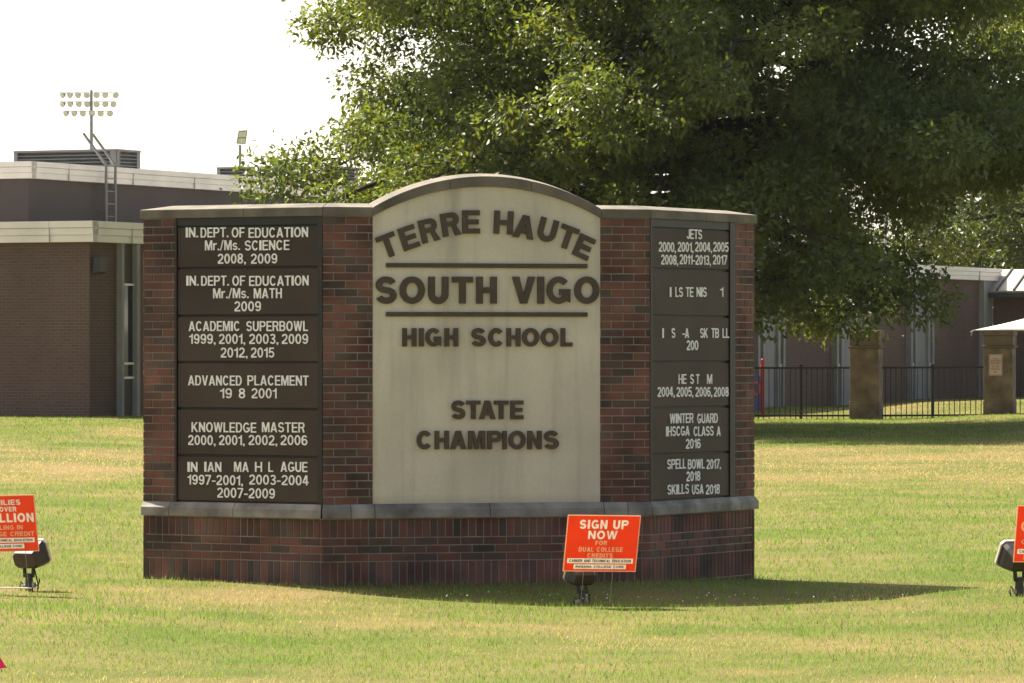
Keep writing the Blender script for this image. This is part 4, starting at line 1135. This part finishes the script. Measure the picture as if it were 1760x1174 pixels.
# notice on the second pillar
NX = pl2.location[0]; ca, sa = cos(radians(-13)), sin(radians(-13))
PN = Plane(NX - ca * .33 - -sa * -.33 * 0, YF - sa * .33, ca, sa)
def pn(u, z, o): return PN.p(u, z, .33 + o)
NT = empty('notice_board', pn(.33, 1.5, 0), 'small white notice with faded red writing on the right stone pillar', 'notice')
uc, zc = .33 - .055, 2 + (600 - 627) * YF / 8000
W2, H2 = .155, .245
mb = MB()
mb.hexa([pn(uc - W2, zc - H2, .026), pn(uc + W2, zc - H2, .026), pn(uc + W2, zc - H2, .010), pn(uc - W2, zc - H2, .010), pn(uc - W2, zc + H2, .026), pn(uc + W2, zc + H2, .026), pn(uc + W2, zc + H2, .010), pn(uc - W2, zc + H2, .010)])
nb = mb.build('board', M['notice'], NT)
for s, u0, u1, z0, z1 in (('ALL', -.06, .06, .13, .17), ('VISITORS', -.12, .12, .07, .12), ('REPORT', -.11, .11, .01, .06), ('TO THE', -.08, .08, -.06, -.015), ('OFFICE', -.10, .10, -.12, -.08), ('IN', -.04, .04, -.19, -.15)):
    mb = MB(); put_text(mb, s, lambda u, z, o: pn(u, z, .0275 + o), uc + u0, uc + u1, zc + z0, zc + z1, .002, bold=.18); mb.build('lettering', M['notice_ink'], nb)
mb = MB()
for q in ((-W2 + .01, W2 - .01, H2 - .02, H2 - .01), (-W2 + .01, W2 - .01, -H2 + .01, -H2 + .02), (-W2 + .01, -W2 + .02, -H2 + .02, H2 - .02), (W2 - .02, W2 - .01, -H2 + .02, H2 - .02)):
    mb.quad([pn(uc + q[0], zc + q[2], .028), pn(uc + q[1], zc + q[2], .028), pn(uc + q[1], zc + q[3], .028), pn(uc + q[0], zc + q[3], .028)])
mb.build('border', M['notice_ink'], nb)

def fence(x0, x1, posts, y_top, label):
    X0, X1 = (x0 - 880) / F_PX * YF, (x1 - 880) / F_PX * YF
    zt0 = 2 + (600 - y_top[0]) * YF / 8000; zt1 = 2 + (600 - y_top[1]) * YF / 8000
    root = empty('metal_fence', (X0, YF, .4), label, 'fence', 'black metal fence runs between stone pillars')
    zt = lambda X: zt0 + (zt1 - zt0) * (X - X0) / (X1 - X0)
    for d in (0, -1.10):
        mb = MB(); n = 8
        for i in range(n + 1):
            X = X0 + (X1 - X0) * i / n
            for y, z in ((-.019, -.022), (.019, -.022), (.019, .022), (-.019, .022)): mb.v.append((X, YF + y, zt(X) - .022 + d + z))
        for i in range(n):
            for k in range(4): q = (k + 1) % 4; mb.face((4 * i + k, 4 * i + q, 4 * i + 4 + q, 4 * i + 4 + k))
        mb.face((0, 1, 2, 3)); mb.face((4 * n, 4 * n + 1, 4 * n + 2, 4 * n + 3))
        mb.build('rail', M['black'], root)
    for p in posts:
        X = (p - 880) / F_PX * YF; z = zt(X)
        mb = MB(); mb.box(X - .034, X + .034, YF - .034, YF + .034, .1, z + .03); mb.box(X - .042, X + .042, YF - .042, YF + .042, z + .03, z + .05)
        pst = mb.build('post', M['black'], root)
    step = .1225; k = 0; X = X0 + step * .6
    while X < X1 - .03:
        if all(abs(X - (p - 880) / F_PX * YF) > .05 for p in posts):
            mb = MB(); mb.box(X - .0095, X + .0095, YF - .0095, YF + .0095, zt(X) - 1.22, zt(X) - .045); mb.build('picket', M['black'], root)
        X += step
fence(1188, 1461, (1263, 1376.5), (631, 630.5), 'black picket fence run from behind the brick sign to the first stone pillar')
fence(1516, 1690, (1603,), (630.5, 629.5), 'black picket fence run between the two stone pillars')
fence(1748, 1850, (1838,), (628.5, 628), 'black picket fence run right of the pillar with the notice')

# ------------------------------------------------------------------ playground piece and shade canopy
YP = 111.0
gzp = .45
PG = empty('playground_panel', (px(1306, 0, YP)[0], YP, gzp), 'blue playground panel with orange ring and red post behind the fence', 'playground equipment')
X = px(1311, 0, YP)[0]; zt = px(0, 618, YP)[2]
mb = MB(); mb.tube([(X, YP, .2), (X, YP, zt), (X, YP, zt + .02)], [.045, .045, .03], 12); mb.build('red_post', M['red'], PG)
mb = MB(); Xa, Xb = px(1255, 0, YP)[0], px(1307.5, 0, YP)[0]; za, zb = px(0, 706, YP)[2], px(0, 643, YP)[2]
n = 12
prof = [(Xa, za), (Xb, za), (Xb, zb - .12)] + [(Xb - .10 * (1 - cos(t * pi / 2 / 5)), zb - .12 + .12 * sin(t * pi / 2 / 5)) for t in range(6)] + [(Xa, zb)]
m = len(prof)
for y in (YP - .03, YP + .03): mb.v += [(x, y, z) for x, z in prof]
mb.face(range(m)); mb.face([m + k for k in range(m)][::-1])
for k in range(m): q = (k + 1) % m; mb.face((k, q, m + q, m + k))
bp_ = mb.build('blue_panel', M['blue'], PG, bevel=.01)
mb = MB(); rc = px(1299.5, 668, YP)
mb.tube([(rc[0] + .075 * cos(t), YP - .045, rc[2] + .15 * sin(t)) for t in np.linspace(0, 2 * pi, 20)], .028, 6); mb.build('ring', M['orange_ring'], bp_)

CN = empty('shade_canopy', (14.3, 118, .5), 'pale fabric shade canopy rising behind the right stone pillar', 'canopy')
tip = np.array(px(1675, 567, 116)); ap = np.array((15.0, 118.5, px(0, 500, 117)[2]))
cs = [tip, np.array((16.6, 115.0, tip[2])), np.array((18.4, 120.0, tip[2])), np.array((13.4, 121.4, tip[2]))]
V = []; F = []; n = 10
for i in range(4):
    a, b = cs[i], cs[(i + 1) % 4]
    for s in range(n + 1):
        for t in range(n + 1):
            e = a * (1 - t / n) + b * (t / n); e = e + (ap - e) * 0
            mid_pull = math.sin(pi * t / n) * .35 * (1 - s / n)
            p = e * (1 - s / n) + ap * (s / n); c_ = (cs[0] + cs[1] + cs[2] + cs[3]) / 4
            p = p + (np.array((c_[0], c_[1], p[2])) - p) * mid_pull * .35
            p[2] -= .10 * math.sin(pi * s / n)
            V.append(tuple(p))
    b0 = i * (n + 1) ** 2
    for s in range(n):
        for t in range(n):
            k = b0 + s * (n + 1) + t; F.append((k, k + 1, k + n + 2, k + n + 1))
mb = MB(); mb.v = V; [mb.face(f) for f in F]
fb = mb.build('fabric', M['fabric'], CN, smooth=True)
sm = fb.modifiers.new('thickness', 'SOLIDIFY'); sm.thickness = .01
mb = MB(); mb.tube([(ap[0], ap[1], .2), tuple(ap + np.array((0, 0, -.02)))], .06, 10); mb.build('pole', M['galv'], CN)
mb = MB(); mb.tube([tuple(tip), tuple(tip + np.array((-.10, 0, -.06)))], .02, 6); mb.tube([tuple(tip + np.array((-.06, 0, -.02))), tuple(tip + np.array((-.08, 0, -.16)))], .015, 6); mb.build('corner_cable', M['galv'], CN)

# ------------------------------------------------------------------ trees
def leaf_cloud(centres, rad, dens, size, rng, flat=.72, elong=2.0):
    """leaf-sized folded kites filling rounded leafy bunches; returns vertices, faces, positions and bunch index"""
    cnt = np.maximum((dens * rad ** 2).astype(int), 12); N = cnt.sum(); idx = np.repeat(np.arange(len(rad)), cnt)
    d = rng.normal(size=(N, 3)); d /= np.linalg.norm(d, axis=1)[:, None]
    lob = 1 + .22 * np.sin(4.1 * d[:, :1] + idx[:, None] * 1.7) * np.cos(3.7 * d[:, 1:2] + idx[:, None])   # uneven, lobed outline
    rr = rad[idx][:, None] * rng.random((N, 1)) ** .42 * lob
    stray = rng.random((N, 1)) < .10; rr = np.where(stray, rr * 1.28, rr)
    p = centres[idx] + d * rr * np.array((1, 1, flat)) 
    a = rng.normal(size=(N, 3)) * .8 + d * .7; a[:, 2] -= .45
    a /= np.linalg.norm(a, axis=1)[:, None]
    u = rng.normal(size=(N, 3)) * .8 + d * .5; u[:, 2] += .7
    b = np.cross(a, u); b /= np.linalg.norm(b, axis=1)[:, None] + 1e-9
    n = np.cross(b, a)
    L = size * rng.uniform(.65, 1.3, (N, 1)); W = L / elong
    fold = W * .25
    v0 = p; v1 = p + a * L * .5 + b * W * .5 + n * fold; v2 = p + a * L; v3 = p + a * L * .5 - b * W * .5 + n * fold
    V = np.stack([v0, v1, v2, v3], 1).reshape(-1, 3)
    i = np.arange(N) * 4
    F = np.concatenate([np.stack([i, i + 1, i + 2], 1), np.stack([i, i + 2, i + 3], 1)])
    return V, F, p, idx

def make_tree(name, base, H, env, z_lo, n_bough, dens, size, seed, label, cat, group, c_a, c_b, trunk_r, droop=.35, bunch=(.55, .9), per=4, z_hi=None, fix=None, inner=.35, zpow=1.08):
    rng = np.random.default_rng(seed); r = random.Random(seed)
    bx, by, bz = base
    root = empty(name, base, label, cat, group)
    tr = MB()
    pts = []; rad = []
    for i in range(11):
        t = i / 10; pts.append((bx + .15 * sin(3 * t + seed) * t * H / 10, by + .15 * cos(2.2 * t + seed) * t * H / 10, bz - .3 + t * H * .95)); rad.append(trunk_r * (1 - t) ** .8 + .025 + (.14 * trunk_r if i == 0 else 0))
    tr.tube(pts, rad, 12); tr.build('trunk', M['bark'], root, smooth=True)
    br = MB(); C = []; RD = []
    zt = z_hi or H
    for k in range(n_bough):
        f = (k + r.uniform(.1, .9)) / n_bough
        z = z_lo + (zt - z_lo) * f ** zpow
        az = k * 2.39996 + r.uniform(-.45, .45)
        R = env(z) * r.uniform(.74, 1.04)
        z_start = bz + min(max(z - bz + (0.9 if f < .5 else -R * .35), 1.6), H * .93)
        tt = (z_start - bz + .3) / (H * .95); ip = min(int(tt * 10), 9); s_ = tt * 10 - ip
        st = np.array(pts[ip]) * (1 - s_) + np.array(pts[ip + 1]) * s_
        d = np.array((cos(az), sin(az), 0)); nz = np.array((-sin(az), cos(az), 0))
        path = []; bend = r.uniform(-.15, .15)
        end_z = z - (droop * R * .22 if f < .45 else -.08 * R)
        if fix: R, end_z = fix(bx + R * cos(az), R, end_z)
        for i in range(9):
            t = i / 8
            zz = st[2] + (end_z - st[2]) * t + (R * .07 * sin(pi * t))
            path.append(st + d * R * t + nz * bend * R * sin(pi * t * .9) + np.array((0, 0, zz - st[2])))
        r0 = .03 + R * .010
        br.tube(path, [r0 * (1 - i / 8) ** .9 + .012 for i in range(9)], 6, cap=False)
        def P_(t):
            ip = min(int(t * 8), 7); return path[ip] * (1 - (t * 8 - ip)) + path[ip + 1] * (t * 8 - ip)
        for j in range(per):
            t = 1.0 if j == 0 else inner + (1 - inner) * ((j - r.random()) / per) ** .8
            side = 1 if j % 2 else -1
            L = 0.0 if j == 0 else (R * .20 * (1.2 - t * .7) + .35) * r.uniform(.5, 1.3)
            p0 = P_(min(t, .999)); dv = d * (.3 + .5 * t) + nz * side * r.uniform(.5, 1.0) + np.array((0, 0, r.uniform(-.4, .45)))
            dv /= np.linalg.norm(dv)
            c = p0 + dv * L; rb = r.uniform(*bunch) * (.8 if j == 0 else 1.0)
            if L: br.tube([p0, p0 + dv * L * .5 + np.array((0, 0, .05)), c], [.03, .02, .01], 5, cap=False)
            for q in range(5):
                e = rng.normal(size=3); e /= np.linalg.norm(e); e *= rb * .8; e[2] *= .7
                br.tube([c - dv * rb * .3, c + e * .5 + np.array((0, 0, .03)), c + e], [.012, .008, .004], 4, cap=False)
            C.append(c); RD.append(rb)
    br.build('branches', M['bark'], root)
    C = np.array(C); RD = np.array(RD)
    V, F, P, idx = leaf_cloud(C, RD, dens, size, rng)
    clump = rng.random(len(C))[idx]; leaf = rng.random(len(P))
    mixv = np.clip(.5 * clump + .5 * leaf, 0, 1)[:, None]
    col = np.array(c_a) * (1 - mixv) + np.array(c_b) * mixv
    col[rng.random(len(P)) < .02] = (.17, .14, .02)
    np_mesh('crown', V, F, M['leaf'], root, np.repeat(col, 4, axis=0))
    return root

def interp_env(tab):
    zs, rs = zip(*tab)
    return lambda z: float(np.interp(z, zs, rs))
OX = px(1180, 0, 96)[0]
OG = float(ground_z(OX, 96))
def oak_fix(x_end, R, z):
    # the low right boughs end short of the fence, their tips a little higher
    if x_end > 8.6 and z < 5.9: z = 5.9; R *= .95
    return R, z
make_tree('oak_tree', (OX, 96, OG), 17.5, interp_env([(2.6, 5.8), (4.0, 7.9), (5.2, 8.8), (6.1, 8.6), (7.1, 8.2), (7.7, 7.6), (8.0, 8.7), (8.8, 8.6), (10, 8.4), (13, 6.2), (17, 1.0)]), 3.25, 158, 900, .140, 11,
          'large dense green oak with drooping branches, behind the monument sign', 'tree', None, (.032, .062, .020), (.195, .222, .050), .36, droop=.5, bunch=(.55, .95), per=7, inner=.25, zpow=1.35, fix=oak_fix)
make_tree('shade_tree', (px(1775, 0, 150)[0], 150, .5), 15, interp_env([(3.5, 3.2), (5.5, 5.6), (9, 5.2), (15, .8)]), 4.6, 46, 420, .19, 5,
          'lighter green tree behind the school wing at the right photo edge', 'tree', 'trees behind the school wing', (.045, .070, .022), (.115, .130, .035), .24, bunch=(.6, 1.0), droop=.2)
for i, (xx, Y, H, lab) in enumerate(((1590, 172, 8.5, 'distant tree over the school wing roof, just right of the vent pipes'), (1668, 165, 8.8, 'distant dark tree above the middle of the school wing roof'), (1742, 178, 9.6, 'distant tree above the tan metal roof'), (1835, 168, 9.0, 'distant tree above the right end of the tan metal roof'))):
    make_tree('distant_tree', (px(xx, 0, Y)[0], Y, .3), H, interp_env([(1.5, 1.6), (3.5, 2.3), (6, 2.2), (H, .6)]), 1.6, 26, 300, .21, 30 + i, lab, 'tree', 'trees behind the school wing',
              (.035, .060, .026), (.085, .105, .042), .16, bunch=(.45, .75), per=3, droop=.1)

# ------------------------------------------------------------------ grass
rg = np.random.default_rng(99)
def vnoise(x, y, scale, seed, oct=4):
    out = np.zeros_like(x); amp = 1; tot = 0
    for o in range(oct):
        g = np.random.default_rng(seed + o).random((128, 128)); u = x * scale * 2 ** o + 37.3 * o; v = y * scale * 2 ** o + 11.7 * o
        i = np.floor(u).astype(int); j = np.floor(v).astype(int); a = u - i; b = v - j; a = a * a * (3 - 2 * a); b = b * b * (3 - 2 * b)
        i0, i1, j0, j1 = i % 128, (i + 1) % 128, j % 128, (j + 1) % 128
        out += amp * (g[i0, j0] * (1 - a) * (1 - b) + g[i1, j0] * a * (1 - b) + g[i0, j1] * (1 - a) * b + g[i1, j1] * a * b); tot += amp; amp *= .55
    return out / tot

def dryness(x, y):
    d = vnoise(x, y * .5, .55, 5) - .5
    d2 = vnoise(x, y, 2.2, 15) - .5
    band = 1.0 * np.exp(-((y - 73 - 9 * (vnoise(x, y * .2, .30, 44) - .5)) / 9.0) ** 2) * (.45 + 1.1 * vnoise(x, y * .3, .25, 61, 3)) + .24 * sstep(84, 98, y) + .34 * np.exp(-((y - 28.9) / .8) ** 2) * (.3 + 1.4 * vnoise(x, y, .5, 83, 3))
    patch = .35 * np.exp(-((x + 2.2) / 2.4) ** 2 - ((y - 38.9) / .35) ** 2) + .45 * np.exp(-((x + 3.9) / 1.3) ** 2 - ((y - 40.0) / .9) ** 2) + .25 * np.exp(-((x - 2.9) / .5) ** 2 - ((y - 42.0) / .5) ** 2)
    return np.clip(.20 + 1.7 * d + 1.0 * d2 + band + patch, 0, 1)

def make_grass():
    VV = []; FF = []; CC = []; n0 = 0
    for y0, y1, dens, w, h in ((26.2, 34, 900, .0055, .040), (34, 46, 620, .0065, .046), (46, 70, 300, .010, .048), (70, 119, 170, .014, .048)):
        area_w = lambda y: y * .1175 + 1.2
        N = int((y1 - y0) * dens * (area_w(y0) + area_w(y1)))
        y = rg.uniform(y0, y1, N); x = rg.uniform(-1, 1, N) * area_w(y1)
        k = np.abs(x) < area_w(y); x, y = x[k], y[k]
        # nothing grows inside the masonry or the buildings
        def inside(P, wdt, t):
            u = (x - P.o[0]) * P.d[0] + (y - P.o[1]) * P.d[1]; o = (x - P.o[0]) * P.n[0] + (y - P.o[1]) * P.n[1]
            return (u > 0) & (u < wdt) & (o < .0) & (o > -t)
        bad = inside(PL, LW, TH) | inside(PC, CW, TH) | inside(PR, RW, TH) | inside(PLl, 30, 30) | inside(PB, RLEN + 12, 12)
        x, y = x[~bad], y[~bad]; N = len(x)
        dry = dryness(x, y)
        tall = vnoise(x, y, 3.0, 71, 3)
        near_base = np.zeros(N)
        for P, wdt in ((PL, LW), (PC, CW), (PR, RW)):
            u = (x - P.o[0]) * P.d[0] + (y - P.o[1]) * P.d[1]; o = (x - P.o[0]) * P.n[0] + (y - P.o[1]) * P.n[1]
            near_base = np.maximum(near_base, ((u > -.05) & (u < wdt + .05) & (o > 0) & (o < .10)).astype(float))
        hh = h * rg.uniform(.55, 1.25, N) * (.65 + .7 * tall) * (1 - .35 * dry) * (1 + .55 * near_base * rg.random(N))
        odd = rg.random(N) < .006; hh[odd] *= 1.9
        ww = w * rg.uniform(.7, 1.4, N)
        z = ground_z(x, y) - .006
        ang = rg.uniform(0, 2 * pi, N); lean = rg.uniform(.1, .85, N) * hh; la = rg.uniform(0, 2 * pi, N)
        b = np.stack([x, y, z], 1); d = np.stack([np.cos(ang), np.sin(ang), np.zeros(N)], 1) * ww[:, None] * .5
        tip = b + np.stack([np.cos(la) * lean, np.sin(la) * lean, hh], 1)
        V = np.stack([b - d, b + d, tip], 1).reshape(-1, 3)
        F = np.arange(N * 3).reshape(-1, 3) + n0; n0 += N * 3
        g1 = np.array((.150, .252, .038)); g2 = np.array((.245, .335, .064)); t1 = np.array((.52, .37, .165)); t2 = np.array((.64, .47, .25))
        rr = rg.random((N, 1)); gcol = g1 * (1 - rr) + g2 * rr; tcol = t1 * (1 - rr) + t2 * rr
        mixv = np.clip((dry[:, None] - .30) * 1.5 + (rg.random((N, 1)) - .5) * .45, 0, 1)
        c = gcol * (1 - mixv) + tcol * mixv
        VV.append(V); FF.append(F); CC.append(np.repeat(c, 3, axis=0))
    o = np_mesh('grass', np.concatenate(VV), np.concatenate(FF), M['grass'], None, np.concatenate(CC))
    tag(o, 'short mown lawn grass with dry tan patches', 'grass', kind='stuff')
make_grass()

def make_clover():
    V = []; mb = MB()
    for i in range(50):
        if i < 38: x = rnd.uniform(-.7, 3.4); y = rnd.gauss(38.75, .22)
        else: x = rnd.uniform(-4.6, 4.6); y = rnd.uniform(33, 40)
        z = float(ground_z(x, y)); h = rnd.uniform(.035, .065); s = rnd.uniform(.004, .009)
        mb.tube([(x, y, z + h - s * .6), (x, y, z + h), (x, y, z + h + s * .7)], [s * .6, s, s * .5], 6)
    tag(mb.build('clover', M['clover'], None, smooth=True), 'white clover heads dotted in the grass before the sign', 'clover', kind='stuff')
make_clover()

# ------------------------------------------------------------------ thin summer haze
def make_haze():
    mb = MB(); mb.box(-2650, 2650, -90, 3100, -1.8, 24)
    m = bpy.data.materials.new('summer_haze'); m.use_nodes = True; nt = m.node_tree
    nt.nodes.remove(nt.nodes['Principled BSDF'])
    v = nt.nodes.new('ShaderNodeVolumePrincipled'); v.inputs['Color'].default_value = (.93, .96, 1.0, 1); v.inputs['Density'].default_value = HAZE; v.inputs['Anisotropy'].default_value = .35
    nt.links.new(v.outputs[0], nt.nodes['Material Output'].inputs['Volume'])
    tag(mb.build('haze', m), 'thin pale summer haze over the school grounds', 'haze', kind='stuff')
HAZE = 0.000045
make_haze()
